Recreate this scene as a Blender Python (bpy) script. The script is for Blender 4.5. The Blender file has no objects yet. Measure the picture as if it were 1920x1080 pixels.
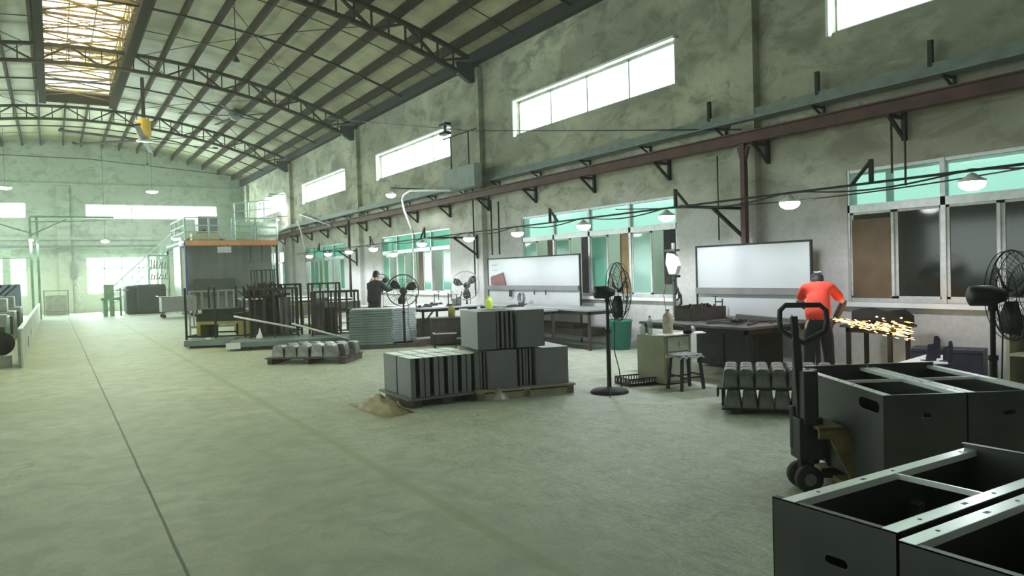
import bpy, bmesh, math, random
from mathutils import Vector, Matrix
from math import radians, pi, sin, cos, sqrt
random.seed(7)
SC = bpy.context.scene
COL = SC.collection

# ------------------------------------------------------------------ camera
FPX, EYE = 1400.0, 1.7
_dy = Vector((-860, 7, -FPX)).normalized()
_dx = Vector((2280, 100, -FPX)); _dx = (_dx - _dx.dot(_dy) * _dy).normalized()
_dz = _dx.cross(_dy)
ROT = Matrix((_dx, _dy, _dz))
CAM = Vector((0, 0, EYE))
cam_data = bpy.data.cameras.new('camera')
cam_data.sensor_width = 36.0
cam_data.lens = FPX / 1920 * 36.0
cam_data.clip_start = 0.05
cam_data.clip_end = 300
cam = bpy.data.objects.new('camera', cam_data)
COL.objects.link(cam)
cam.matrix_world = Matrix.Translation(CAM) @ ROT.to_4x4()
SC.camera = cam

# ------------------------------------------------------------------ view, world
SC.view_settings.view_transform = 'Standard'
SC.view_settings.look = 'None'
SC.view_settings.gamma = 1
SC.view_settings.use_curve_mapping = False
SC.view_settings.exposure = 0.5
SC.cycles.use_denoising = True
SC.cycles.max_bounces = 7
SC.cycles.diffuse_bounces = 3
SC.cycles.glossy_bounces = 3
SC.cycles.transparent_max_bounces = 12
SC.cycles.volume_bounces = 1
SC.cycles.sample_clamp_indirect = 6
SC.cycles.caustics_reflective = False
SC.cycles.caustics_refractive = False
world = bpy.data.worlds.new('world'); SC.world = world
world.use_nodes = True
world.node_tree.nodes['Background'].inputs[0].default_value = (0.86, 1.0, 0.95, 1)
world.node_tree.nodes['Background'].inputs[1].default_value = 2.6

# building measurements (metres); x to the right wall, y down the hall, z up
WR, WL, YB, YF = 10.6, -8.2, 50.0, -7.0
XC, RARC, ZTOP = 1.2, 24.2, 9.57
def arc(x, off=0.0): return ZTOP + off - (RARC - sqrt(RARC * RARC - (x - XC) ** 2))
CLER = [(1.1, 7.4), (10.9, 16.8), (20.6, 26.6), (30.4, 36.4), (39.9, 45.9)]
LOWW = [(1.35, 7.2), (10.95, 16.7), (20.9, 26.6), (30.9, 36.7), (40.6, 45.6)]
CZ, LZ = (5.29, 6.16), (1.06, 3.1)
COLY = [-0.6, 9.1, 18.8, 28.8, 38.7, 48.6]

def area(name, loc, direction, sx, sy, watts, color, spread=180):
    d = bpy.data.lights.new(name, 'AREA'); d.shape = 'RECTANGLE'
    d.size = sx; d.size_y = sy; d.energy = watts; d.color = color
    d.spread = radians(spread)
    o = bpy.data.objects.new(name, d); COL.objects.link(o)
    o.location = loc
    o.rotation_euler = Vector(direction).to_track_quat('-Z', 'Y').to_euler()
    return o
DAY = (0.86, 1.0, 0.93)
for (a, b) in CLER:       # daylight at every high window of both side walls
    area('daylight_right', (WR + 0.34, (a + b) / 2, 5.725), (-1, 0, 0), b - a, .87, 190, DAY)
    area('daylight_left', (WL - 0.34, (a + b) / 2, 5.725), (1, 0, 0), b - a, .87, 40 if a < 5 else 110 if a < 15 else 240, DAY)
for (a, b) in LOWW:
    area('daylight_left_low', (WL - 0.34, (a + b) / 2, 2.08), (1, 0, 0), b - a, 2.0, 8 if a < 5 else 40 if a < 15 else 120, DAY)
area('daylight_back_high', (5.36, YB + .34, 5.87), (0, -1, 0), 7.2, .84, 700, DAY)
area('daylight_back_high', (-3.6, YB + .34, 5.87), (0, -1, 0), 4.9, .84, 500, DAY)
area('daylight_back_low', (3.5, YB + .34, 2.1), (0, -1, 0), 3.7, 2.1, 900, DAY)
area('daylight_back_low', (-3.6, YB + .34, 2.1), (0, -1, 0), 4.9, 2.1, 900, DAY)
area('daylight_skylight', (XC, 23.5, 11.6), (0, 0, -1), 2.6, 26.5, 1300, (1.0, 0.95, 0.70))
# unseen area light inside the closed front wall, behind the camera
area('unseen_front_light', (1.2, YF + .2, 3.0), (0, 1, 0), 8, 3.4, 22, (0.9, 1.0, 0.88))

# ------------------------------------------------------------------ pixel -> place helpers
def _ray(px, py): return ROT @ Vector((px - 960, 540 - py, -FPX))
def on_z(px, py, z=0.0):
    d = _ray(px, py); return CAM + d * ((z - EYE) / d.z)
def on_x(px, py, X):
    d = _ray(px, py); return CAM + d * (X / d.x)
def on_y(px, py, Y):
    d = _ray(px, py); return CAM + d * (Y / d.y)

# ------------------------------------------------------------------ materials
MATS = {}
def mat(name, col, rough=.6, metal=0.0, var=0.12, scale=6.0, bump=0.0, emit=None, es=0.0, spec=None, var_col=None, detail=6):
    if name in MATS: return MATS[name]
    m = bpy.data.materials.new(name); m.use_nodes = True; MATS[name] = m
    nt = m.node_tree; N = nt.nodes; L = nt.links
    b = N['Principled BSDF']
    b.inputs['Roughness'].default_value = rough; b.inputs['Metallic'].default_value = metal
    if spec is not None: b.inputs['Specular IOR Level'].default_value = spec
    if emit:
        b.inputs['Emission Color'].default_value = (*emit, 1); b.inputs['Emission Strength'].default_value = es
    tc = N.new('ShaderNodeTexCoord'); ns = N.new('ShaderNodeTexNoise')
    ns.inputs['Scale'].default_value = scale; ns.inputs['Detail'].default_value = detail
    L.new(tc.outputs['Object'], ns.inputs['Vector'])
    r = N.new('ShaderNodeValToRGB')
    lo = var_col if var_col else tuple(c * (1 - var * 2) for c in col)
    r.color_ramp.elements[0].position = .3; r.color_ramp.elements[0].color = (*lo, 1)
    r.color_ramp.elements[1].position = .62; r.color_ramp.elements[1].color = (*col, 1)
    L.new(ns.outputs['Fac'], r.inputs['Fac']); L.new(r.outputs['Color'], b.inputs['Base Color'])
    if bump:
        bp = N.new('ShaderNodeBump'); bp.inputs['Strength'].default_value = bump
        bp.inputs['Distance'].default_value = .01
        L.new(ns.outputs['Fac'], bp.inputs['Height']); L.new(bp.outputs['Normal'], b.inputs['Normal'])
    return m

def nodes_of(name):
    m = bpy.data.materials.new(name); m.use_nodes = True; MATS[name] = m
    return m, m.node_tree.nodes, m.node_tree.links, m.node_tree.nodes['Principled BSDF']
def math_n(N, L, op, a, b=None, clamp=False):
    n = N.new('ShaderNodeMath'); n.operation = op; n.use_clamp = clamp
    for i, v in enumerate((a, b)):
        if v is None: continue
        if isinstance(v, (int, float)): n.inputs[i].default_value = v
        else: L.new(v, n.inputs[i])
    return n.outputs[0]
def mix_c(N, L, f, a, b):
    n = N.new('ShaderNodeMix'); n.data_type = 'RGBA'
    if isinstance(f, (int, float)): n.inputs[0].default_value = f
    else: L.new(f, n.inputs[0])
    for i, v in ((6, a), (7, b)):
        if isinstance(v, tuple): n.inputs[i].default_value = (*v, 1)
        else: L.new(v, n.inputs[i])
    return n.outputs[2]
def noise(N, L, vec, scale, detail=6, rough=.55, dist=0.0):
    n = N.new('ShaderNodeTexNoise'); n.inputs['Scale'].default_value = scale
    n.inputs['Detail'].default_value = detail; n.inputs['Roughness'].default_value = rough
    n.inputs['Distortion'].default_value = dist
    L.new(vec, n.inputs['Vector']); return n.outputs['Fac']
def ramp(N, L, f, stops):
    r = N.new('ShaderNodeValToRGB'); L.new(f, r.inputs['Fac'])
    e = r.color_ramp.elements
    while len(e) < len(stops): e.new(.5)
    for k, (p, c) in enumerate(stops):
        e[k].position = p; e[k].color = (c, c, c, 1) if isinstance(c, (int, float)) else (*c, 1)
    return r.outputs['Color']
def mapping(N, L, vec, scale=(1, 1, 1), rot=(0, 0, 0)):
    m = N.new('ShaderNodeMapping'); m.inputs['Scale'].default_value = scale; m.inputs['Rotation'].default_value = rot
    L.new(vec, m.inputs['Vector']); return m.outputs['Vector']

# concrete floor: dusty green grey, worn band, saw-cut joint, cracks, scratches
m, N, L, B = nodes_of('dusty_concrete')
geo = N.new('ShaderNodeNewGeometry'); P = geo.outputs['Position']
sep = N.new('ShaderNodeSeparateXYZ'); L.new(P, sep.inputs[0])
X_, Y_ = sep.outputs[0], sep.outputs[1]
n1 = noise(N, L, P, .45, 8, .6); n2 = noise(N, L, P, 3.2, 8, .65, .4); n3 = noise(N, L, P, 38, 6, .7)
c = mix_c(N, L, ramp(N, L, n1, [(.32, 0), (.68, 1)]), (.36, .395, .30), (.50, .53, .43))
c = mix_c(N, L, ramp(N, L, n2, [(.38, .75), (.58, 0)]), c, (.28, .325, .255))
c = mix_c(N, L, ramp(N, L, n3, [(.35, .5), (.6, 0)]), c, (.27, .30, .23))
# swirling scratch marks on the working side
sv = mapping(N, L, P, (1.2, 5.0, 1), (0, 0, .5))
sc1 = noise(N, L, sv, 1.7, 10, .72, 2.2)
edge = math_n(N, L, 'MULTIPLY', ramp(N, L, sc1, [(.47, 0), (.5, 1), (.53, 0)]), ramp(N, L, X_, [(.25, 0), (.35, .35)]))
mr = N.new('ShaderNodeMapRange'); L.new(X_, mr.inputs[0]); mr.inputs[1].default_value = 2.2; mr.inputs[2].default_value = 3.4
edge = math_n(N, L, 'MULTIPLY', ramp(N, L, sc1, [(.47, 0), (.5, .9), (.53, 0)]), mr.outputs[0])
c = mix_c(N, L, edge, c, (.25, .29, .235))
sc2 = noise(N, L, mapping(N, L, P, (4.0, 1.1, 1), (0, 0, -.35)), 1.5, 10, .75, 2.6)
c = mix_c(N, L, math_n(N, L, 'MULTIPLY', ramp(N, L, sc2, [(.475, 0), (.5, .7), (.525, 0)]), mr.outputs[0]), c, (.62, .68, .56))
def line_mask(coord, centre, half, wob=None, soft=.35):
    v = math_n(N, L, 'SUBTRACT', coord, centre)
    if wob is not None: v = math_n(N, L, 'ADD', v, wob)
    v = math_n(N, L, 'ABSOLUTE', v)
    mrn = N.new('ShaderNodeMapRange'); L.new(v, mrn.inputs[0])
    mrn.inputs[1].default_value = half * (1 - soft); mrn.inputs[2].default_value = half
    mrn.inputs[3].default_value = 1; mrn.inputs[4].default_value = 0
    return mrn.outputs[0]
wobb = math_n(N, L, 'MULTIPLY', math_n(N, L, 'SUBTRACT', noise(N, L, P, 1.1, 5), .5), .16)
band = line_mask(X_, 2.37, .075, math_n(N, L, 'MULTIPLY', wobb, .35), .6)
c = mix_c(N, L, math_n(N, L, 'MULTIPLY', band, .55), c, (.27, .31, .17))
joint = line_mask(X_, .6, .012, math_n(N, L, 'MULTIPLY', wobb, .12), .3)
jy = math_n(N, L, 'FRACT', math_n(N, L, 'DIVIDE', Y_, 6.1))
cross = line_mask(jy, .36, .0022, math_n(N, L, 'MULTIPLY', wobb, .03), .5)
c = mix_c(N, L, math_n(N, L, 'MULTIPLY', cross, .35), c, (.2, .22, .17))
ck = N.new('ShaderNodeTexVoronoi'); ck.feature = 'DISTANCE_TO_EDGE'; ck.inputs['Scale'].default_value = .33
wv = N.new('ShaderNodeVectorMath'); wv.operation = 'ADD'
nzc = N.new('ShaderNodeTexNoise'); nzc.inputs['Scale'].default_value = 1.6; nzc.inputs['Detail'].default_value = 6; L.new(P, nzc.inputs['Vector'])
L.new(P, wv.inputs[0]); L.new(nzc.outputs['Color'], wv.inputs[1]); L.new(wv.outputs[0], ck.inputs['Vector'])
crack = ramp(N, L, ck.outputs['Distance'], [(0, .5), (.006, 0)])
crack = math_n(N, L, 'MULTIPLY', crack, ramp(N, L, noise(N, L, P, .8, 2), [(.5, 0), (.56, 1)]))
c = mix_c(N, L, crack, c, (.19, .2, .15))
c = mix_c(N, L, math_n(N, L, 'MULTIPLY', joint, .9), c, (.07, .08, .06))
L.new(c, B.inputs['Base Color']); B.inputs['Roughness'].default_value = .62
B.inputs['Specular IOR Level'].default_value = .35
bp = N.new('ShaderNodeBump'); bp.inputs['Strength'].default_value = .25; bp.inputs['Distance'].default_value = .01
L.new(n2, bp.inputs['Height']); L.new(bp.outputs['Normal'], B.inputs['Normal'])

# patchy skim-coat plaster
def plaster(name, light, dark, lamplit_low):
    m, N, L, B = nodes_of(name)
    geo = N.new('ShaderNodeNewGeometry'); P = geo.outputs['Position']
    sep = N.new('ShaderNodeSeparateXYZ'); L.new(P, sep.inputs[0])
    Z_ = sep.outputs[2]
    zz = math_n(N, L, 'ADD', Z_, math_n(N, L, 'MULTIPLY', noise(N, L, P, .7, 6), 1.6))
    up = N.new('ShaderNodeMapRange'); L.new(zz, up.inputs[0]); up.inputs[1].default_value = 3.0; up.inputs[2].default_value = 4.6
    pv = mapping(N, L, P, (1, .7, 1.3))
    a = noise(N, L, pv, .42, 9, .6, .35); b2 = noise(N, L, pv, 1.7, 10, .68, .6); d3 = noise(N, L, P, 14, 6, .6)
    base = mix_c(N, L, up.outputs[0], lamplit_low, light)  # lower wall whitened in the colour, imitating the lamps' light
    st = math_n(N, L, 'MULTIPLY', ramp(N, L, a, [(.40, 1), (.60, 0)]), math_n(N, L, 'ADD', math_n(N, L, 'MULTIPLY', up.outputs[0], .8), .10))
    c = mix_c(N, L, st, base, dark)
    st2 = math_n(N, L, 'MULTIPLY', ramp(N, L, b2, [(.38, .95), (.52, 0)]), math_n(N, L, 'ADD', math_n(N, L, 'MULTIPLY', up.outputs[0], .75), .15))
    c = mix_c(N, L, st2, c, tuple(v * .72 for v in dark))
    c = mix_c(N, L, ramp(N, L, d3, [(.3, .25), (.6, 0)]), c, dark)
    L.new(c, B.inputs['Base Color']); B.inputs['Roughness'].default_value = .85
    bp = N.new('ShaderNodeBump'); bp.inputs['Strength'].default_value = .4; bp.inputs['Distance'].default_value = .02
    L.new(b2, bp.inputs['Height']); L.new(bp.outputs['Normal'], B.inputs['Normal'])
    return m
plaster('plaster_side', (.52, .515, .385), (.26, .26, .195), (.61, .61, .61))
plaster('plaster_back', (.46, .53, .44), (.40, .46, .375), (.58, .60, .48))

# painted roof sheet with ribs along the slope
m, N, L, B = nodes_of('roof_sheet')
geo = N.new('ShaderNodeNewGeometry'); P = geo.outputs['Position']
sep = N.new('ShaderNodeSeparateXYZ'); L.new(P, sep.inputs[0])
nn = noise(N, L, P, 1.2, 6)
c = mix_c(N, L, ramp(N, L, nn, [(.35, 0), (.65, 1)]), (.31, .30, .185), (.45, .435, .27))
seam = math_n(N, L, 'FRACT', math_n(N, L, 'DIVIDE', sep.outputs[1], 1.5))
sm = N.new('ShaderNodeMapRange'); L.new(math_n(N, L, 'ABSOLUTE', math_n(N, L, 'SUBTRACT', seam, .5)), sm.inputs[0])
sm.inputs[1].default_value = .006; sm.inputs[2].default_value = .012; sm.inputs[3].default_value = 1; sm.inputs[4].default_value = 0
c = mix_c(N, L, math_n(N, L, 'MULTIPLY', sm.outputs[0], .6), c, (.14, .14, .1))
L.new(c, B.inputs['Base Color']); B.inputs['Roughness'].default_value = .6

# glass-like panes: a see-through share plus a reflective face
def pane_mat(name, tint, see=.85, body=None, rough=.08):
    m, N, L, B = nodes_of(name)
    out = [n for n in N if n.type == 'OUTPUT_MATERIAL'][0]
    tr = N.new('ShaderNodeBsdfTransparent'); tr.inputs[0].default_value = (*tint, 1)
    mx = N.new('ShaderNodeMixShader'); mx.inputs[0].default_value = 1 - see
    B.inputs['Base Color'].default_value = (*(body or tint), 1); B.inputs['Roughness'].default_value = rough
    L.new(tr.outputs[0], mx.inputs[1]); L.new(B.outputs[0], mx.inputs[2]); L.new(mx.outputs[0], out.inputs[0])
    return m
pane_mat('clear_glass', (.95, 1, .98), .92)
pane_mat('teal_glass', (.42, .82, .68), .35, (.16, .42, .32))
pane_mat('pale_teal_glass', (.7, .95, .88), .45, (.42, .62, .56))
pane_mat('dark_glass', (.5, .55, .5), .3, (.03, .035, .03))
pane_mat('pet_plastic', (.85, .9, .85), .6, (.5, .55, .5), .15)
# translucent roof-light sheet
m, N, L, B = nodes_of('rooflight_sheet')
out = [n for n in N if n.type == 'OUTPUT_MATERIAL'][0]
geo = N.new('ShaderNodeNewGeometry')
sep = N.new('ShaderNodeSeparateXYZ'); L.new(geo.outputs['Position'], sep.inputs[0])
fr = math_n(N, L, 'FRACT', math_n(N, L, 'DIVIDE', sep.outputs[1], .9))
patch = ramp(N, L, noise(N, L, mapping(N, L, geo.outputs['Position'], (.5, .16, 1)), 1.5, 2), [(.42, 0), (.5, 1)])
cc = mix_c(N, L, patch, (1, .99, .62), (1, 1, .95))
tr = N.new('ShaderNodeBsdfTransparent'); tl = N.new('ShaderNodeBsdfTranslucent')
L.new(cc, tr.inputs[0]); L.new(cc, tl.inputs[0])
mx = N.new('ShaderNodeMixShader'); mx.inputs[0].default_value = .5
L.new(tr.outputs[0], mx.inputs[1]); L.new(tl.outputs[0], mx.inputs[2]); L.new(mx.outputs[0], out.inputs[0])

M_FLOOR = MATS['dusty_concrete']
STEEL_DK = mat('dark_painted_steel', (.03, .03, .027), .65, 0, .2, 8, spec=.25)
PURLIN = mat('dark_brown_purlin_paint', (.045, .032, .017), .85, 0, .2, 6, spec=.15)
STEEL_BR = mat('brown_primed_steel', (.06, .045, .035), .7, 0, .2, 8)
STEEL_RED = mat('red_oxide_paint', (.12, .045, .035), .65, 0, .25, 3)
STEEL_GREYGREEN = mat('greygreen_paint', (.22, .26, .23), .6, 0, .15, 4)
ALU = mat('aluminium', (.55, .56, .56), .4, .5, .1, 12)
ALU_W = mat('pale_frame_paint', (.62, .64, .62), .5, 0, .1, 12)
GALV = mat('galvanised_sheet', (.46, .5, .5), .32, .55, .1, 3)
GALV_DK = mat('dull_galvanised_sheet', (.17, .175, .165), .5, .25, .12, 2.2)
GREYBOX = mat('grey_folded_sheet', (.2, .2, .21), .48, .25, .08, 2.5)
WHITE = mat('white_paint', (.80, .81, .80), .5, 0, .04, 3)
WOOD = mat('pale_pallet_wood', (.36, .31, .2), .8, 0, .2, 5, .2)
WOOD_DK = mat('dirty_pallet_wood', (.12, .1, .075), .85, 0, .25, 5, .2)
BLACK = mat('black_plastic', (.02, .02, .022), .5, 0, .2, 6)
RUBBER = mat('black_rubber', (.025, .024, .022), .8, 0, .2, 6)
BLUE = mat('blue_paint', (.06, .06, .28), .5, 0, .1, 6)
ORANGE = mat('orange_primer', (.75, .3, .12), .6, 0, .08, 4)
YELLOW = mat('yellow_paint', (.8, .5, .05), .5, 0, .1, 6)
GREEN_MACH = mat('green_machine_paint', (.24, .4, .27), .5, 0, .2, 4)
CURTAIN = mat('grey_curtain_cloth', (.3, .31, .3), .85, 0, .06, 1.2)
CABLE = mat('cable_sheath', (.02, .02, .02), .6, 0, .1, 6)
LAMP_E = mat('glowing_led', (1, 1, 1), .5, 0, 0, 1, 0, (.93, .97, 1), 22)

# ------------------------------------------------------------------ mesh builder
class MB:
    def __init__(s): s.bm = bmesh.new(); s.M = Matrix.Identity(4)
    def _add(s, vs, fs, M=None):
        T = s.M @ M if M is not None else s.M
        v = [s.bm.verts.new(T @ Vector(p)) for p in vs]
        for f in fs:
            try: s.bm.faces.new([v[i] for i in f])
            except ValueError: pass
        return s
    def box(s, x0, x1, y0, y1, z0, z1, M=None):
        return s._add([(x0, y0, z0), (x1, y0, z0), (x1, y1, z0), (x0, y1, z0), (x0, y0, z1), (x1, y0, z1), (x1, y1, z1), (x0, y1, z1)],
                      [(0, 3, 2, 1), (4, 5, 6, 7), (0, 1, 5, 4), (1, 2, 6, 5), (2, 3, 7, 6), (3, 0, 4, 7)], M)
    def bar(s, p, q, w=.03, h=None, up=(0, 0, 1)):
        p, q = Vector(p), Vector(q); d = q - p; l = d.length
        if l < 1e-6: return s
        h = w if h is None else h
        z = d / l; u = Vector(up)
        if abs(z.dot(u)) > .98: u = Vector((0, 1, 0)) if abs(z.y) < .9 else Vector((1, 0, 0))
        x = u.cross(z).normalized(); y = z.cross(x)
        M = Matrix((x, y, z)).transposed().to_4x4(); M.translation = p
        return s.box(-w / 2, w / 2, -h / 2, h / 2, 0, l, M)
    def tube(s, pts, r=.01, n=8, closed=False, caps=True):
        pts = [Vector(p) for p in pts]; rings = []
        k = len(pts); prev = None
        rr = r if isinstance(r, (list, tuple)) else [r] * k
        for i, p in enumerate(pts):
            if closed: t = pts[(i + 1) % k] - pts[i - 1]
            else: t = pts[min(i + 1, k - 1)] - pts[max(i - 1, 0)]
            t.normalize()
            if prev is None:
                a = Vector((0, 0, 1)) if abs(t.z) < .9 else Vector((1, 0, 0))
                x = a.cross(t).normalized()
            else: x = (prev - prev.dot(t) * t).normalized()
            prev = x; y = t.cross(x)
            rings.append([s.bm.verts.new(s.M @ (p + (x * cos(2 * pi * j / n) + y * sin(2 * pi * j / n)) * rr[i])) for j in range(n)])
        for i in range(k if closed else k - 1):
            A, B_ = rings[i], rings[(i + 1) % k]
            for j in range(n):
                try: s.bm.faces.new([A[j], A[(j + 1) % n], B_[(j + 1) % n], B_[j]])
                except ValueError: pass
        if caps and not closed:
            try: s.bm.faces.new(rings[0][::-1]); s.bm.faces.new(rings[-1])
            except ValueError: pass
        return s
    def cyl(s, p, q, r, n=16, r2=None): return s.tube([p, q], [r, r if r2 is None else r2], n)
    def lathe(s, prof, c=(0, 0, 0), n=20, axis=(0, 0, 1)):
        q = Vector((0, 0, 1)).rotation_difference(Vector(axis)).to_matrix().to_4x4()
        M = Matrix.Translation(Vector(c)) @ q; T = s.M @ M
        rings = [[s.bm.verts.new(T @ Vector((r * cos(2 * pi * j / n), r * sin(2 * pi * j / n), z))) for j in range(n)] for r, z in [(max(r, 1e-4), z) for r, z in prof]]
        for A, B_ in zip(rings, rings[1:]):
            for j in range(n): s.bm.faces.new([A[j], A[(j + 1) % n], B_[(j + 1) % n], B_[j]])
        s.bm.faces.new(rings[0][::-1]); s.bm.faces.new(rings[-1]); return s
    def ell(s, c, rx, ry, rz, n=16, m=9, rot=None):
        T = Matrix.Translation(Vector(c))
        if rot is not None: T = T @ rot
        T = s.M @ T; rings = []
        for i in range(m + 1):
            a = pi * i / m; a = min(max(a, .02), pi - .02)
            rings.append([s.bm.verts.new(T @ Vector((rx * sin(a) * cos(2 * pi * j / n), ry * sin(a) * sin(2 * pi * j / n), rz * cos(a)))) for j in range(n)])
        for A, B_ in zip(rings, rings[1:]):
            for j in range(n): s.bm.faces.new([A[j], B_[j], B_[(j + 1) % n], A[(j + 1) % n]])
        s.bm.faces.new(rings[0]); s.bm.faces.new(rings[-1][::-1]); return s
    def prism(s, pts, vec):     # planar outline extruded along a vector
        k = len(pts); vec = Vector(vec)
        vs = [Vector(p) for p in pts] + [Vector(p) + vec for p in pts]
        return s._add(vs, [tuple(range(k))[::-1], tuple(range(k, 2 * k))] + [(i, (i + 1) % k, k + (i + 1) % k, k + i) for i in range(k)])
    def build(s, name, material, parent=None, smooth=False, bevel=0.0, world_pts=False):
        bmesh.ops.recalc_face_normals(s.bm, faces=s.bm.faces)
        me = bpy.data.meshes.new(name); 
        if world_pts and parent is not None:
            inv = (Matrix.Translation(parent.location) @ parent.rotation_euler.to_matrix().to_4x4()).inverted()
            bmesh.ops.transform(s.bm, matrix=inv, verts=s.bm.verts)
        s.bm.to_mesh(me); s.bm.free()
        if smooth:
            for p in me.polygons: p.use_smooth = True
        me.materials.append(material)
        o = bpy.data.objects.new(name, me); COL.objects.link(o)
        if parent is not None: o.parent = parent
        if bevel:
            b = o.modifiers.new('bevel', 'BEVEL'); b.width = bevel; b.segments = 2; b.limit_method = 'ANGLE'
        return o
def tag(o, label=None, cat=None, group=None, kind=None):
    if label: o['label'] = label
    if cat: o['category'] = cat
    if group: o['group'] = group
    if kind: o['kind'] = kind
    return o
def thing(name, label, cat, loc=(0, 0, 0), rz=0.0, group=None):
    o = bpy.data.objects.new(name, None); COL.objects.link(o); o.empty_display_size = .1
    o.location = loc; o.rotation_euler = (0, 0, rz)
    return tag(o, label, cat, group)
def struct(o): o['kind'] = 'structure'; return o
def kids(o): return [c for c in COL.objects if c.parent == o]
def copy_tree(o, parent=None):
    c = o.copy(); COL.objects.link(c); c.parent = parent
    for ch in kids(o): copy_tree(ch, c)
    return c
def copy_at(o, loc, rz=None, label=None, group=None):
    c = copy_tree(o); c.location = loc
    if rz is not None: c.rotation_euler = (0, 0, rz)
    if label: c['label'] = label
    if group: c['group'] = group
    return c
def place(o): bpy.context.view_layer.update(); return o

# ------------------------------------------------------------------ the building shell
def holed_wall(name, material, axis, pos, thick, u0, u1, z0, ztop, holes):
    """axis 'x': wall in plane x=pos..pos+thick running along y; 'y': along x"""
    us = sorted({u0, u1, *[h[0] for h in holes], *[h[1] for h in holes]})
    zs = sorted({z0, ztop, *[h[2] for h in holes], *[h[3] for h in holes]})
    b = MB()
    for ua, ub in zip(us, us[1:]):
        for za, zb in zip(zs, zs[1:]):
            uc, zc = (ua + ub) / 2, (za + zb) / 2
            if any(h[0] < uc < h[1] and h[2] < zc < h[3] for h in holes): continue
            lo, hi = sorted((pos, pos + thick))
            if axis == 'x': b.box(lo, hi, ua, ub, za, zb)
            else: b.box(ua, ub, lo, hi, za, zb)
    bmesh.ops.remove_doubles(b.bm, verts=b.bm.verts, dist=1e-4)
    # inner faces between neighbouring cells are dropped
    seen = {}
    for f in list(b.bm.faces):
        k = tuple(round(v, 3) for v in f.calc_center_median())
        seen.setdefault(k, []).append(f)
    dead = [f for fs in seen.values() if len(fs) > 1 for f in fs]
    bmesh.ops.delete(b.bm, geom=dead, context='FACES')
    return struct(b.build(name, material))
b = MB(); b.box(WL - .3, WR + .3, YF - .3, YB + .3, -.2, 0); struct(b.build('floor', M_FLOOR))
rh = [(a, c_, *CZ) for a, c_ in CLER] + [(a, c_, *LZ) for a, c_ in LOWW]
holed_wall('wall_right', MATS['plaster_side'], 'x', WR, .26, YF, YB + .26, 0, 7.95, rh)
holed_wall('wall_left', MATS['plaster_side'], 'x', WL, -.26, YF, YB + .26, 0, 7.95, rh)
bh = [(1.75, 8.95, 5.45, 6.29), (-6.1, -1.17, 5.45, 6.29), (1.68, 5.35, 1.05, 3.2), (-6.1, -1.25, 1.05, 3.25)]
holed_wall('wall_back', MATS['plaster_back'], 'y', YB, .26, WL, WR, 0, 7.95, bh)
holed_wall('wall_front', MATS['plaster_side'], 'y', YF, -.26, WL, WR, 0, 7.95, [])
# gables above the eaves, following the arch
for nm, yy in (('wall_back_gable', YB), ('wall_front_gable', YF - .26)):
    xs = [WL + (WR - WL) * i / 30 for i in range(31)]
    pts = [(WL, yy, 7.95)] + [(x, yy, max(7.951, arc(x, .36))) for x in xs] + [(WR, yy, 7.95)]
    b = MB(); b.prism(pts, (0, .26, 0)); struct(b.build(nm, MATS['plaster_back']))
# roof sheet with the skylight opening
SKX0, SKX1, SKY0, SKY1 = -.1, 2.5, 10.5, 37.0
b = MB()
xs = [WL - .3 + (SKX0 - WL + .3) * i / 12 for i in range(13)]; xs2 = [SKX0, SKX0 + .9, SKX0 + 1.7, SKX1]
xs3 = [SKX1 + (WR + .3 - SKX1) * i / 12 for i in range(13)]
def sheet(xl, ya, yb):
    for xa, xb in zip(xl, xl[1:]):
        b._add([(xa, ya, arc(xa, .36)), (xb, ya, arc(xb, .36)), (xb, yb, arc(xb, .36)), (xa, yb, arc(xa, .36)),
                (xa, ya, arc(xa, .42)), (xb, ya, arc(xb, .42)), (xb, yb, arc(xb, .42)), (xa, yb, arc(xa, .42))],
               [(0, 3, 2, 1), (4, 5, 6, 7), (0, 1, 5, 4), (1, 2, 6, 5), (2, 3, 7, 6), (3, 0, 4, 7)])
for xl in (xs, xs3): sheet(xl, YF - .3, YB + .3)
sheet(xs2, YF - .3, SKY0); sheet(xs2, SKY1, YB + .3)
struct(b.build('ceiling', MATS['roof_sheet']))
# columns on the side walls, back wall column, ledges
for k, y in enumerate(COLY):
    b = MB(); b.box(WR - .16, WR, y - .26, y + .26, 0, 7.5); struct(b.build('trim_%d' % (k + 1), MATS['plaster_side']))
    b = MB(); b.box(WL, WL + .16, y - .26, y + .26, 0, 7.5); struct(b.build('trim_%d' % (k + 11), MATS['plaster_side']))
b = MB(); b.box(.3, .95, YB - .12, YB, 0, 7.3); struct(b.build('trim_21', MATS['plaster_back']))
b = MB(); b.box(WL, WR, YB - .09, YB, 7.33, 7.47); struct(b.build('trim_22', MATS['plaster_back']))
b = MB(); b.box(WL, 5.6, YB - .16, YB, 4.22, 4.42); struct(b.build('trim_23', MATS['plaster_back']))
b = MB(); b.box(WR - .14, WR, YF, YB, 4.18, 4.4); struct(b.build('trim_24', STEEL_GREYGREEN))

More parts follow.
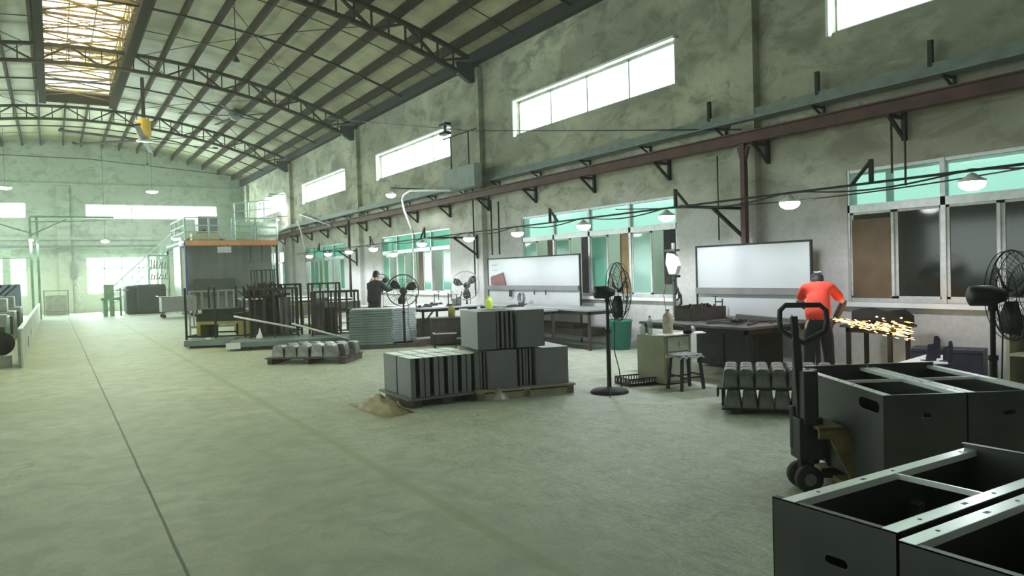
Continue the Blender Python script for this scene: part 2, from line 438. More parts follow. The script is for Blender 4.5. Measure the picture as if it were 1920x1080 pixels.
# windows -------------------------------------------------------------
wn = [0]
def window(origin_fn, width, z0, z1, build_fn, nm=None):
    wn[0] += 1
    w = bpy.data.objects.new(nm or 'window_%d' % wn[0], None); COL.objects.link(w); w['kind'] = 'structure'; w.empty_display_size = .1
    return w
def high_window(X, ya, yb, z0, z1, side=1, n=4, axis='x'):
    w = window(None, 0, 0, 0, None)
    def bx(b, ua, ub, za, zb, da, db):
        lo, hi = sorted((X + side * da, X + side * db))
        if axis == 'x': b.box(lo, hi, ua, ub, za, zb)
        else: b.box(ua, ub, lo, hi, za, zb)
    f = MB(); t = .05
    bx(f, ya, yb, z0, z0 + t, .1, .16); bx(f, ya, yb, z1 - t, z1, .1, .16)
    for i in range(n + 1):
        u = ya + (yb - ya) * i / n; bx(f, max(ya, u - t / 2), min(yb, u + t / 2), z0, z1, .1, .16)
    f.build('window_frame', ALU_W, w)
    g = MB(); bx(g, ya, yb, z0, z1, .12, .128); g.build('pane', MATS['clear_glass'], w)
    if axis == 'x':
        s_ = MB(); bx(s_, ya - .08, yb + .03, z1, z1 + .05, -.1, .0); bx(s_, yb, yb + .05, z0 - .06, z1 + .05, -.1, 0)
        s_.build('window_hood', WHITE, w)
    return w
for a, c_ in CLER:
    high_window(WR, a, c_, *CZ, 1); high_window(WL, a, c_, *CZ, -1)
high_window(YB, 1.75, 8.95, 5.45, 6.29, 1, 6, 'y'); high_window(YB, -6.1, -1.17, 5.45, 6.29, 1, 4, 'y')
# low windows on the right wall: sliding sashes, some open on stored boards and the yard behind
BOARDC = {'brown': mat('brown_hardboard', (.16, .105, .06), .7, 0, .15, 3), 'dark': mat('dark_corrugated_shutter', (.018, .017, .014), .7, 0, .2, 3),
          'tan': mat('tan_timber', (.42, .27, .13), .7, 0, .15, 3), 'green': mat('green_corrugated_sheet', (.18, .42, .22), .6, 0, .12, 3),
          'lime': mat('pale_green_sheet', (.5, .72, .42), .6, 0, .1, 3), 'white': WHITE, 'plum': mat('plum_cloth', (.09, .05, .07), .8, 0, .2, 3)}
def low_window(ya, yb, bays, transom, boards=True):
    w = window(None, 0, 0, 0, None)
    X0, X1 = WR + .02, WR + .1
    z0, z1 = LZ; zt = 2.5; n = len(bays); bw = (yb - ya) / n
    f = MB(); t = .035
    f.box(X0, X1, ya, yb, z0, z0 + .06); f.box(X0, X1, ya, yb, z1 - .05, z1); f.box(X0 - .01, X1, ya, yb, zt - .06, zt + .06)
    for i in range(n + 1):
        u = yb - bw * i
        f.box(X0 - .01, X1 + .01, max(ya, u - t), min(yb, u + t), z0, z1)
    f.build('window_frame', ALU, w)
    s_ = MB(); s_.box(WR - .1, WR + .02, ya - .08, yb + .08, z0 - .07, z0); s_.build('window_sill', WHITE, w)
    for i, (bay, tm) in enumerate(zip(bays, transom)):
        u1 = yb - bw * i - t; u0 = u1 - bw + 2 * t; h = (u1 - u0) / 2
        g = MB(); g.box(X0 + .04, X0 + .048, u0, u1, zt + .05, z1 - .04); g.build('pane', MATS[tm], w)
        for k, code in enumerate(bay):
            a1 = u1 - h * k; a0 = a1 - h; off = .02 if k == 0 else .055
            if code in 'GPD':
                sf = MB(); tt = .045
                if code == 'P' or code == 'G': a0s = a0 + h * .08
                else: a0s = a0
                sf.box(X0 + off - .012, X0 + off + .02, a0s, a1, z0 + .05, z0 + .05 + tt); sf.box(X0 + off - .012, X0 + off + .02, a0s, a1, zt - .05 - tt, zt - .05)
                sf.box(X0 + off - .012, X0 + off + .02, a0s, a0s + tt, z0 + .05, zt - .05); sf.box(X0 + off - .012, X0 + off + .02, a1 - tt, a1, z0 + .05, zt - .05)
                so = sf.build('sash', ALU_W, w)
                g = MB(); g.box(X0 + off, X0 + off + .006, a0s + .02, a1 - .02, z0 + .07, zt - .07)
                g.build('pane', MATS[{'G': 'teal_glass', 'P': 'pale_teal_glass', 'D': 'dark_glass'}[code]], so)
    return w
low_window(*LOWW[0], ['DD', 'DD', 'DD', 'DD'], ['pale_teal_glass'] * 4)
low_window(*LOWW[1], ['GO', 'GO', 'GO', 'PO'], ['pale_teal_glass'] * 4)
low_window(*LOWW[2], ['GO', 'GO', 'OG', 'OG'], ['teal_glass'] * 4)
low_window(*LOWW[3], ['OG', 'GO', 'GO', 'OG'], ['teal_glass'] * 4)
low_window(*LOWW[4], ['GO', 'OG', 'GO', 'OG'], ['clear_glass'] * 4)
for (xa, xb, z0, z1, n) in ((1.68, 5.35, 1.05, 3.2, 4), (-6.1, -1.25, 1.05, 3.25, 5)):
    w = window(None, 0, 0, 0, None); f = MB()
    f.box(xa, xb, YB + .1, YB + .17, z0, z0 + .07); f.box(xa, xb, YB + .1, YB + .17, z1 - .06, z1); f.box(xa, xb, YB + .1, YB + .17, 2.5, 2.57)
    for i in range(n + 1):
        u = xa + (xb - xa) * i / n; f.box(max(xa, u - .035), min(xb, u + .035), YB + .1, YB + .17, z0, z1)
    f.build('window_frame', ALU_W, w)
    g = MB(); g.box(xa, xb, YB + .12, YB + .128, z0, z1); g.build('pane', MATS['clear_glass'], w)
# yard outside the right wall
b = MB(); b.box(WR + .28, 30, YF, YB, -.2, -.02); struct(b.build('ground', mat('yard_concrete', (.3, .32, .26), .9, 0, .15, 1)))
b = MB(); b.box(14.2, 14.4, YF, YB, -.02, 2.75); struct(b.build('wall_outside', mat('yard_wall_paint', (.34, .44, .38), .9, 0, .2, .6)))
def corrugated(b, X, ya, yb, z0, z1, pitch=.09, amp=.018):
    n = int((yb - ya) / pitch * 2); 
    pts = [(X + (amp if i % 2 else 0), ya + (yb - ya) * i / n) for i in range(n + 1)]
    for (xa, a), (xb, c_) in zip(pts, pts[1:]):
        b._add([(xa, a, z0), (xb, c_, z0), (xb, c_, z1), (xa, a, z1), (xa + .012, a, z0), (xb + .012, c_, z0), (xb + .012, c_, z1), (xa + .012, a, z1)],
               [(0, 1, 2, 3), (7, 6, 5, 4), (0, 4, 5, 1), (3, 2, 6, 7)])
# shutters, boards and cloths standing directly outside the glass (each its own thing)
b = MB(); corrugated(b, WR + .3, LOWW[0][0] - .1, 6.5, 1.0, 2.47)
tag(b.build('folding_shutter', BOARDC['dark']), 'dark ribbed shutter behind the big window nearest the camera', 'shutter')
b = MB(); b.box(WR + .024, WR + .036, 6.52, 7.14, 1.12, 2.33); b.bm.verts.ensure_lookup_table()
tag(b.build('hardboard_sheet', BOARDC['brown']), 'brown board blocking the first sash of the nearest low window', 'board')
def outboard(y0, y1, z0, z1, colour, label, rib=False, X=WR + .3):
    b = MB()
    if rib: corrugated(b, X, y0, y1, z0, z1)
    else: b.box(X, X + .02, y0, y1, z0, z1)
    return tag(b.build('stored_board' if not rib else 'corrugated_sheet', BOARDC[colour]), label, 'panel')
outboard(10.98, 11.65, 1.32, 2.46, 'dark', 'dark ribbed panel in the open bay at the right end of the second low window', True)
outboard(12.42, 13.06, 1.0, 2.5, 'brown', 'brown panel in the open sash beside the floor fan, second low window')
outboard(12.75, 13.0, 1.0, 2.5, 'tan', 'narrow tan timber standing beyond the floor fan in the second low window', X=WR + .29)
outboard(13.8, 14.5, 1.0, 2.5, 'plum', 'drab cloth in the open sash above the middle whiteboard')
outboard(15.25, 15.95, 1.0, 2.5, 'brown', 'dark brown panel in the open sash above the left part of the far whiteboard')
for k, (y0, y1, colr, lb) in enumerate([
    (25.2, 25.75, 'plum', 'plum strip of cloth behind the standing worker in the third low window'),
    (24.1, 24.55, 'green', 'green panel in the third low window right of the standing worker'),
    (23.6, 23.95, 'brown', 'brown upright board left of the tan one in the third low window'),
    (22.95, 23.35, 'tan', 'tan timber board in the middle of the third low window'),
    (21.6, 22.1, 'brown', 'brown upright board near the right end of the third low window'),
    (20.95, 21.4, 'lime', 'bright green panel at the right end of the third low window'),
    (36.0, 36.5, 'green', 'dull green panel at the far left end of the fourth low window'),
    (34.9, 35.5, 'lime', 'wide pale green panel at the left of the fourth low window'),
    (33.9, 34.4, 'lime', 'second pale green panel in the fourth low window'),
    (32.9, 33.4, 'green', 'green panel right of the pale ones in the fourth low window'),
    (31.9, 32.2, 'white', 'white upright strip in the fourth low window'),
    (31.1, 31.6, 'brown', 'brown board at the near end of the fourth low window')]):
    outboard(y0, y1, 1.0, 2.5, colr, lb, colr in ('green', 'lime'))
# lattice canopy trusses seen through the transoms outside
b = MB()
for (x, z) in ((12.4, 3.25), (12.4, 3.6)): b.bar((x, -2, z), (x, 9, z), .05)
y = -2
while y < 9:
    b.bar((12.4, y, 3.25), (12.4, y + .25, 3.6), .035); b.bar((12.4, y + .25, 3.6), (12.4, y + .5, 3.25), .035); y += .5
for y in (-1, 3.2, 7.6): b.bar((12.4, y, -.02), (12.4, y, 3.25), .09)
tag(b.build('canopy_truss', mat('weathered_green_steel', (.12, .2, .17), .7)), 'zigzag canopy truss seen outside through the nearest transom', 'truss')

# ------------------------------------------------------------------ roof steel
PX = [2.72, 3.6, 4.55, 5.5, 6.45, 7.35, 8.2, 9.1, 9.95]
PXL = [-.32, -1.2, -2.15, -3.1, -4.05, -4.95, -5.85, -6.7, -7.5]
ORDW = ['first', 'second', 'third', 'fourth', 'fifth', 'sixth', 'seventh', 'eighth', 'ninth', 'tenth', 'eleventh', 'twelfth', 'thirteenth', 'fourteenth']
for side, xl in (('right', PX), ('left', PXL)):
    for k, x in enumerate(xl):
        b = MB(); z = arc(x, .05)
        b.box(x - .045, x + .045, YF, YB, z, z + .28)
        tag(b.build('roof_purlin', PURLIN), 'dark steel roof purlin, %s out from the skylight on the %s roof slope' % (ORDW[k], side), 'roof beam', 'roof purlins')
for x, sd in ((.76, 'left'), (1.65, 'right')):
    b = MB(); z = arc(x, .05); b.box(x - .03, x + .03, SKY1, YB, z, z + .28)
    tag(b.build('roof_purlin', PURLIN), 'short purlin between skylight end and back wall, %s of the two' % sd, 'roof beam', 'purlins beyond the skylight')
for nm, x, lb in (('eaves_beam', WR - .1, 'dark eaves beam where the roof meets the right wall'), ('eaves_beam', WL + .1, 'dark eaves beam where the roof meets the left wall')):
    b = MB(); b.box(x - .1, x + .1, YF, YB, 7.62, 7.95); tag(b.build(nm, STEEL_DK), lb, 'roof beam')
def chord_pts(off, x0, x1, n): return [(x0 + (x1 - x0) * i / n, arc(x0 + (x1 - x0) * i / n, off)) for i in range(n + 1)]
def truss(y, label):
    t = thing('roof_truss', label, 'truss', (XC, y, 0))
    x0, x1 = WL + .3 - XC, WR - .3 - XC
    def A(x, off): return arc(x + XC, off)
    n = 40
    for nm, off in (('top_chord', 0), ('bottom_chord', -.56)):
        b = MB()
        xs = [x0 + (x1 - x0) * i / n for i in range(n + 1)]
        for s in (-.045, .045):
            for a, c_ in zip(xs, xs[1:]): b.bar((a, s, A(a, off)), (c_, s, A(c_, off)), .055, .1)
        b.build(nm, PURLIN, t)
    b = MB(); m = 19; xs = [x0 + (x1 - x0) * i / m for i in range(m + 1)]
    for i, (a, c_) in enumerate(zip(xs, xs[1:])):
        top, bot = (a, c_) if i % 2 else (c_, a)
        for s in (-.04, .04): b.bar((bot, s, A(bot, -.56)), (top, s, A(top, 0)), .045, .045)
        md = (a + c_) / 2
        b.bar((md, 0, A(md, -.56)), (md, 0, A(md, 0)), .04); b.bar((a, -.03, A(a, -.56)), (a, -.03, A(a, 0)), .03); b.bar((a, .03, A(a, -.56)), (a, .03, A(a, 0)), .03)
    b.build('web', PURLIN, t)
    for s in (x0, x1):
        b = MB(); sg = 1 if s > 0 else -1
        pts = [(s - sg * .45, -.08, 7.62), (s + sg * .3, -.08, 7.68), (s + sg * .3, -.08, 7.12), (s, -.08, 7.08), (s - sg * .35, -.08, 7.3)]
        b.prism(pts, (0, .16, 0)); b.build('end_plate', mat('blue_black_paint', (.03, .045, .05), .5), t)
    return t
truss(18.8, 'curved lattice truss closest to the camera, ending above the electrical box')
truss(28.8, 'curved lattice truss second from the camera, behind the hanging bulb')
truss(38.7, 'curved lattice truss furthest from the camera, above the ceiling fan')
truss(9.1, 'curved lattice truss above the red post, over the top edge of the view')
for y, lb in ((14, 'before the nearest truss'), (23.8, 'between the nearest and second truss'), (33.7, 'between the second and furthest truss'), (43.6, 'beyond the furthest truss')):       # light mid-bay arches and sag rods
    b = MB(); xs = [WL + .2 + (WR - WL - .4) * i / 24 for i in range(25)]
    for a, c_ in zip(xs, xs[1:]): b.bar((a, y, arc(a, .02)), (c_, y, arc(c_, .02)), .06, .06)
    tag(b.build('roof_tie', STEEL_DK), 'thin curved roof tie under the purlins ' + lb, 'roof tie', 'mid-bay roof ties')
for k, (y, sd) in enumerate([(y, sd) for sd in ('right', 'left') for y in (12, 16.5, 21.2, 26.2, 31.2, 36.2, 41, 46)]):
    b = MB(); xa, xb = (SKX1 + .15, WR - .2) if sd == 'right' else (WL + .2, SKX0 - .15); xs = [xa + (xb - xa) * i / 12 for i in range(13)]
    for a, c_ in zip(xs, xs[1:]):
        b.tube([(a, y, arc(a, .1)), (c_, y, arc(c_, .1))], .016, 5)
    tag(b.build('sag_rod', STEEL_DK), 'thin sag rod threaded through the %s slope purlins, %s from the camera' % (sd, ORDW[k % 8]), 'rod', 'sag rods')
for (ya, yb) in ((28.9, 38.6), (19, 28.7)):
    for sx in (-1, 1):
        for (xa, xb) in ((2.9, 8.3),):
            xa2, xb2 = (xa, xb) if sx > 0 else (XC * 2 - xa, XC * 2 - xb)
            b = MB()
            for (p, q) in (((xa2, ya), (xb2, yb)), ((xa2, yb), (xb2, ya))):
                k = 8; pp = [(p[0] + (q[0] - p[0]) * i / k, p[1] + (q[1] - p[1]) * i / k) for i in range(k + 1)]
                b.tube([(x, y, arc(x, .0)) for x, y in pp], .014, 5)
            tag(b.build('roof_cross_brace', STEEL_DK), 'crossed rod bracing under the %s roof slope, %s bay' % ('right' if sx > 0 else 'left', 'far' if ya > 20 else 'near'), 'brace')
# skylight monitor
t = thing('skylight_monitor', 'raised bright skylight along the roof ridge with rusty crossed bracing', 'skylight', (XC, 0, 0))
SKL = mat('rusty_skylight_steel', (.16, .09, .035), .7, 0, .3, 6)
EDGE = mat('dark_brown_steel', (.011, .008, .004), .9, 0, .2, 5, spec=.05)
x0, x1, zb, zt = SKX0 - XC, SKX1 - XC, 9.5, 10.95
for x in (x0, x1):
    b = MB(); b.box(x - .13, x + .13, SKY0 - .2, SKY1 + .2, 9.33, 9.9); b.build('edge_beam', EDGE, t)
for y in (SKY0, SKY1): b = MB(); b.box(x0, x1, y - .1, y + .1, 9.4, 9.85); b.build('end_beam', EDGE, t)
b = MB(); b2 = MB(); b3 = MB()
y = SKY0; bays = int((SKY1 - SKY0) / 1.89); st = (SKY1 - SKY0) / bays
for i in range(bays + 1):
    y = SKY0 + st * i
    b = MB()
    for x in (x0 + .05, x1 - .05): b.bar((x, y, 9.5), (x, y, zt), .06)
    b.bar((x0, y, zt), (x1, y, zt), .06); b.bar((x0, y, 9.62), (x1, y, 9.62), .07, .07); b.build('portal_frame', SKL, t)
    if i < bays:
        b2.bar((x0, y, 9.6), (x1, y + st, 9.6), .04); b2.bar((x1, y, 9.66), (x0, y + st, 9.66), .04)
        b2.bar((x0, y, zt - .05), (x1, y + st, zt - .05), .03); b2.bar((x1, y, zt - .08), (x0, y + st, zt - .08), .03)
        b2.bar((x0, y + st / 2, 9.65), (x1, y + st / 2, 9.65), .035); b2.bar((x0, y + st / 2, zt), (x1, y + st / 2, zt), .035)
        for x in (x0 + .05, x1 - .05): b3.bar((x, y, 9.6), (x, y + st, zt), .03); b3.bar((x, y, zt), (x, y + st, 9.6), .03); b3.bar((x, y + st / 2, 9.6), (x, y + st / 2, zt), .03)
for x in (x0 + .05, x0 + .9, x0 + 1.7, x1 - .05): b2.bar((x, SKY0, zt + .03), (x, SKY1, zt + .03), .04)
for x in (x0 + .05, x1 - .05): b3.bar((x, SKY0, 10.2), (x, SKY1, 10.2), .04); b3.bar((x, SKY0, 10.6), (x, SKY1, 10.6), .03)
b2.build('plan_bracing', SKL, t); b3.build('side_bracing', SKL, t)
b = MB(); b.box(x0 - .05, x1 + .05, SKY0 - .1, SKY1 + .1, zt + .06, zt + .065)
b.build('translucent_roof', MATS['rooflight_sheet'], t)
b = MB(); b.box(x0 - .03, x0 - .02, SKY0, SKY1, 9.9, zt + .06); b.build('side_glazing', MATS['rooflight_sheet'], t); b = MB(); b.box(x1 + .02, x1 + .03, SKY0, SKY1, 9.9, zt + .06)
b.build('side_glazing', MATS['rooflight_sheet'], t)
b = MB(); b.box(x0, x1, SKY1 + .1, SKY1 + .14, 9.85, zt + .06); b.build('end_glazing', MATS['rooflight_sheet'], t); b = MB(); b.box(x0, x1, SKY0 - .14, SKY0 - .1, 9.85, zt + .06)
b.build('end_glazing', MATS['rooflight_sheet'], t)
b = MB(); b.box(x0 + .1, x1 - .1, 33.4, 33.9, 10.75, 10.78); b.build('fallen_sheet', mat('tan_sheet', (.5, .36, .2), .8), t)

# ------------------------------------------------------------------ crane rail, ledge posts, red post
t = thing('crane_rail', 'long red-brown steel rail on brackets along the right wall', 'rail', (10.25, 0, 3.77))
b = MB(); b.box(-.09, .09, YF, 49.9, 0, .02); b.box(-.01, .01, YF, 49.9, 0, .2); b.box(-.09, .09, YF, 49.9, .18, .2); b.build('beam', STEEL_RED, t)
y = 1.4
while y < 49:
    b = MB(); b.bar((-.1, y, -.03), (.32, y, -.03), .05); b.bar((.31, y, .15), (.31, y, -.36), .06); b.bar((-.04, y, -.05), (.3, y, -.33), .045); b.build('bracket', STEEL_DK, t)
    y += 2.42
t = thing('ledge_conduit', 'grey-green conduit with small angle brackets above the red rail', 'conduit', (10.36, 0, 4.2))
b = MB(); b.box(-.03, .03, YF, 40, .0, .06); b.box(-.1, .1, YF, 40, -.02, .0); b.build('tray', STEEL_GREYGREEN, t)
y = 3.5
while y < 40:
    b = MB(); b.bar((-.1, y, -.05), (.22, y, -.05), .03); b.bar((.21, y, 0), (.21, y, -.22), .035); b.bar((-.06, y, -.05), (.2, y, -.2), .03); b.build('bracket', STEEL_DK, t)
    y += 2.03
for k, (y, lb) in enumerate(((5.8, 'short upright steel stub on the ledge furthest right'), (7.6, 'short upright steel stub on the ledge left of the high window'), (9.9, 'short upright steel stub on the ledge near the red post'))):
    b = MB(); b.bar((WR - .12, y, 4.35), (WR - .12, y, 4.72), .06); tag(b.build('steel_stub', STEEL_DK), lb, 'bracket')
t = thing('red_post', 'red-brown steel post under the crane rail on the wall pillar', 'post', (10.25, 8.92, 0))
b = MB(); b.box(-.045, .045, -.045, .045, 0, 3.78); b.build('shaft', STEEL_RED, t)
b = MB(); b.bar((0, .1, 3.72), (0, .02, 3.45), .05); b.bar((0, -.1, 3.72), (0, -.02, 3.45), .05); b.box(-.1, .1, -.1, .1, 0, .015); b.build('gusset', STEEL_RED, t)

# ------------------------------------------------------------------ lamp line
LX, LZP = 8.9, 2.68
t = thing('lamp_rail', 'thin conduit carrying the row of lamps in front of the right wall', 'conduit', (LX, 0, LZP))
b = MB(); b.box(-.015, .015, 2, 32, -.015, .015); b.build('pipe', STEEL_DK, t)
for (y, side) in ((5.7, 1), (9.2, -1), (12.9, -1), (19.1, 1), (23.3, -1), (28.8, 1)):
    b = MB(); b.bar((0, y, 0), (0, y, .3), .045); b.bar((0, y, .28), (0, y + side * .28, 0), .035); b.build('hanger', STEEL_DK, t)
for y in (9.1, 18.8, 28.8):
    b = MB(); b.bar((0, y, 0), (1.53, y, 0), .05); b.bar((.75, y, 0), (1.5, y, -.5), .05); b.bar((1.5, y, .1), (1.5, y, -.6), .05); b.build('arm', STEEL_DK, t)
b = MB(); pts = []
for i in range(0, 121):
    y = 2 + 30 * i / 120; pts.append((.03, y, .02 - .1 * abs(sin(pi * (y - 4.48) / 2.45))))
b.tube(pts, .012, 6); b.build('sagging_cable', CABLE, t)
b = MB(); pts = [(.2, 2 + 9 * i / 30, .12 - .22 * sin(pi * i / 30)) for i in range(31)]; b.tube(pts, .01, 6); b.build('slack_cable', CABLE, t)

def led_lamp(name, label, loc, power=55, r=.13, group=None, cord=.12, color=(.92, .94, 1), arm=0):
    t = thing(name, label, 'lamp', loc, 0, group)
    if cord > .25 and not arm: cord = arc(loc[0], .38) - loc[2] - .09
    b = MB(); b.lathe([(.0, 0.01), (r, 0), (r * 1.0, -.035), (r * .8, -.07), (r * .4, -.095), (0, -.1)], (0, 0, 0), 20); b.build('led_face', LAMP_E, t, True)
    b = MB(); b.lathe([(r * 1.06, 0), (r * 1.06, .02), (r * .5, .06), (r * .3, .09), (.02, .1)], (0, 0, 0), 20); b.build('lamp_shade', WHITE, t, True)
    b = MB(); b.cyl((0, 0, .09), (0, 0, .09 + cord), .008, 8); b.build('cord', CABLE, t)
    if arm: b = MB(); b.bar((0, 0, .09 + cord), (arm, 0, .09 + cord), .03); b.build('wall_arm', STEEL_DK, t)
    d = bpy.data.lights.new('lamp_light', 'SPOT'); d.energy = power; d.shadow_soft_size = r; d.color = color; d.spot_size = radians(168); d.spot_blend = .35
    o = bpy.data.objects.new('lamp_light', d); COL.objects.link(o); o.parent = t; o.location = (0, 0, -.11)
    return t
LAMPW = ['lamp before the transom of the nearest low window, rightmost in the row', 'lamp over the near whiteboard, between window and red post', 'lamp in front of the near end of the second low window',
         'lamp in front of the middle of the second low window', 'lamp above the middle whiteboard with the red card', 'lamp beside the wall fan and the pillar with the thin pipe',
         'lamp under the curved white pipe', 'low lamp over the standing worker in dark clothes', 'lamp just right of the second far wall pillar', 'lamp on the far wall pillar with diagonal strut',
         'lamp at the near end of the fourth low window', 'last lamp of the row, far end, beneath the straight white pole']
LY = [4.48, 6.94, 9.42, 11.75, 14.2, 16.5, 19.3, 21.4, 23.04, 25.4, 27.75, 30.16]
for k, (y, lb) in enumerate(zip(LY, LAMPW)):
    led_lamp('hanging_lamp', 'glowing white ' + lb, (LX, y, 2.55 if k != 7 else 2.33), 60 if k == 0 else 75 if k == 1 else 120, .135, 'row of lamps on the right', .02 if k != 7 else .24)
led_lamp('hanging_lamp', 'glowing lamp above the crane rail near the curved white pipe', (9.14, 22, 4.2), 60, .15, None, .12, arm=1.45)
led_lamp('high_lamp', 'glowing lamp hung high at the left edge before the back wall', (-1.92, 46, 6.7), 260, .3, 'high lamps at the back', 2.6)
led_lamp('high_lamp', 'glowing lamp hung high above the back window and stairs', (4.88, 46, 6.7), 260, .3, 'high lamps at the back', 2.4)
led_lamp('hanging_lamp', 'small glowing lamp above the back window left of the stairs', (2.5, 46.5, 3.98), 120, .2, None, .3)
led_lamp('hanging_lamp', 'glowing lamp at the corner of the grey room beside the stairs', (5.4, 41.5, 3.85), 120, .2, None, .3, arm=.3)
led_lamp('hanging_lamp', 'glowing lamp in the corner over the loft by the furthest high window', (9.84, 40, 5.9), 160, .22, None, .1, arm=.75)
led_lamp('hanging_lamp', 'tiny glowing lamp fixed on the green upright frame at far left', (-.83, 42.8, 3.87), 60, .1, None, .05, arm=.0)
led_lamp('hanging_lamp', 'small lamp glowing through the far gap right of the grey room', (10.1, 39.6, 4.75), 30, .06, None, .05, arm=.5)

# ------------------------------------------------------------------ things hung on the wall
t = thing('electrical_box', 'grey-green flat metal box hung on two rods above the rail', 'box', (9.95, 18.75, 0))
b = MB(); b.box(-.12, .12, -.95, .95, 4.03, 4.66); b.build('case', STEEL_GREYGREEN, t, bevel=.01)
for y in (-.45, .62):
    b = MB(); b.bar((0, y, 4.66), (0, y, 5.6), .03); b.build('hanging_rod', STEEL_DK, t)
b = MB(); b.bar((0, -.9, 5.6), (0, 1.1, 5.62), .03); b.build('top_bar', STEEL_DK, t)
t = thing('spotlight', 'small dark floodlight on a stub beside the third high window', 'floodlight', (10.2, 20.2, 6.12))
b = MB(); b.box(-.1, .1, -.22, .22, -.02, .06); b.build('housing', STEEL_DK, t); b = MB(); b.bar((0, 0, -.02), (0, 0, -.2), .06); b.box(-.1, .1, -.2, .2, -.28, -.2); b.build('bracket', STEEL_DK, t)
def pipe_thing(name, label, pts, r, m_, cat='pipe', n=8):
    o = Vector(pts[0]); b = MB(); b.tube([Vector(p) - o for p in pts], r, n); ob = b.build(name, m_, None, True); ob.location = o
    return tag(ob, label, cat)
C1 = [on_x(x, y, 9.6) for x, y in ((845, 357), (800, 357), (768, 358), (757, 366), (754, 375), (758, 395), (770, 425), (775, 437))]
pipe_thing('curved_pipe', 'white pipe bending down like a hook above the third low window', C1, .035, WHITE)
pipe_thing('straight_pole', 'slanting white pole on the wall beyond the curved pipe', [on_x(561, 402, 10.45), on_x(620, 423, 10.2)], .03, WHITE, 'pole')
pipe_thing('bent_pipe', 'thin white bent pipe dropping to the last lamp of the row', [on_x(556, 415, 9.2), on_x(563, 430, 9.2), on_x(572, 470, 9.2)], .025, WHITE)
pipe_thing('steel_pole', 'green post of the far pillar, with lamps either side', [Vector((9.7, 27.6, 0)), Vector((9.7, 27.6, 3.8))], .05, STEEL_DK, 'post')
for (px, ytop, ybot, lb) in ((886, 355, 580, 'dark vertical pipe on the wall left of the middle whiteboard'), (920, 375, 482, 'thin vertical pipe just above the middle whiteboard, left one'), (934, 378, 482, 'thin vertical pipe just above the middle whiteboard, right one')):
    a = on_x(px, ytop, 10.35); c_ = on_x(px, ytop + 60, 10.35)
    pipe_thing('wall_pipe', lb, [Vector((10.35, a.y, a.z)), Vector((10.35, a.y, 2.15 if 'thin' in lb else 1.0))], .022, STEEL_DK)
for (py_, z1, z0, lb) in ((6.15, 3.75, 2.75, 'rusty vertical rod dropping from the rail to the nearest low window'), (6.35, 3.75, 2.95, 'thin wire beside the rusty rod over the nearest low window')):
    pipe_thing('wall_rod', lb, [Vector((10.42, py_, z1)), Vector((10.42, py_, z0))], .016, STEEL_BR, 'rod')
pipe_thing('high_wire', 'long thin wire stretched from the truss across the wall over the electrical box', [on_y(600, 221, 28), on_x(880, 245, 10.0), on_x(1100, 245, 10.3), on_x(1390, 243, 10.3)], .012, CABLE, 'wire')
pipe_thing('wall_pipe', 'thin vertical pipe on the bare wall left of the red post', [Vector((10.5, 9.75, 3.7)), Vector((10.5, 9.75, 2.15))], .012, STEEL_DK)
pipe_thing('back_cable', 'dark cable strung across the upper back wall', [Vector((WL + 1, 48.8, 8.8)), Vector((2, 48.8, 8.75)), Vector((WR - .3, 48.8, 8.1))], .025, CABLE, 'cable')
b = MB(); b.box(WL, 5.5, YB - .45, YB - .3, 3.75, 3.9)
tag(b.build('back_rail', STEEL_GREYGREEN), 'horizontal grey-green rail along the lower back wall', 'rail')

# bulbs, ceiling fan
def bulb(label, loc, top):
    t = thing('light_bulb', label, 'bulb', loc); b = MB(); b.cyl((0, 0, .1), (0, 0, top - loc[2]), .012, 6); b.build('cord', CABLE, t)
    b = MB(); b.lathe([(.03, .14), (.04, .1), (.09, .02), (.09, 0)], (0, 0, 0), 12); b.build('socket', STEEL_DK, t, True)
    b = MB(); b.ell((0, 0, -.04), .06, .06, .08, 12, 8); b.build('glass', MATS['clear_glass'], t, True)
bulb('unlit glass bulb hanging on a long cord under the roof slope', (4.2, 20, 7.25), 9.45)
bulb('small unlit bulb on a cord before the back wall', (4.6, 45, 8.0), 9.5)
t = thing('ceiling_fan', 'giant ceiling fan with yellow motor and long thin blades', 'fan', (3.2, 32, 7.15), .35)
b = MB(); b.cyl((0, 0, .8), (0, 0, 2.4), .07, 10); b.build('down_rod', STEEL_DK, t)
b = MB(); b.lathe([(.1, .85), (.24, .75), (.26, .2), (.18, .08), (.1, .02)], (0, 0, 0), 20); b.build('motor', YELLOW, t, True)
b = MB(); b.lathe([(.3, .02), (.3, -.04), (.1, -.06)], (0, 0, 0), 20); b.build('hub', ALU, t, True)
for k in range(6):
    a = 2 * pi * k / 6; c_, s = cos(a), sin(a); b = MB()
    b.M = Matrix.Rotation(a, 4, 'Z') @ Matrix.Rotation(radians(12), 4, 'X'); b.box(.25, 2.9, -.09, .09, -.01, .015); b.box(2.9, 3.0, -.09, .13, -.01, .06); b.build('blade', STEEL_DK, t)
t = thing('ceiling_fan', 'second ceiling fan, dark, hanging under the right roof slope beyond the bulb', 'fan', on_y(442, 218, 34.6)[:], .2)
b = MB(); b.cyl((0, 0, .1), (0, 0, 1.1), .06, 10); b.build('down_rod', STEEL_DK, t)
b = MB(); b.lathe([(.1, .3), (.26, .22), (.3, .0), (.2, -.15), (.05, -.2)], (0, 0, 0), 16); b.build('motor', STEEL_GREYGREEN, t, True)
for k in range(5):
    a = 2 * pi * k / 5 + .3; b = MB(); b.M = Matrix.Rotation(a, 4, 'Z'); b.box(.2, 2.3, -.08, .08, -.01, .015); b.build('blade', STEEL_DK, t)
def at_depth(px, py, zc): return CAM + _ray(px, py) * (zc / FPX)
R2 = Matrix.Rotation
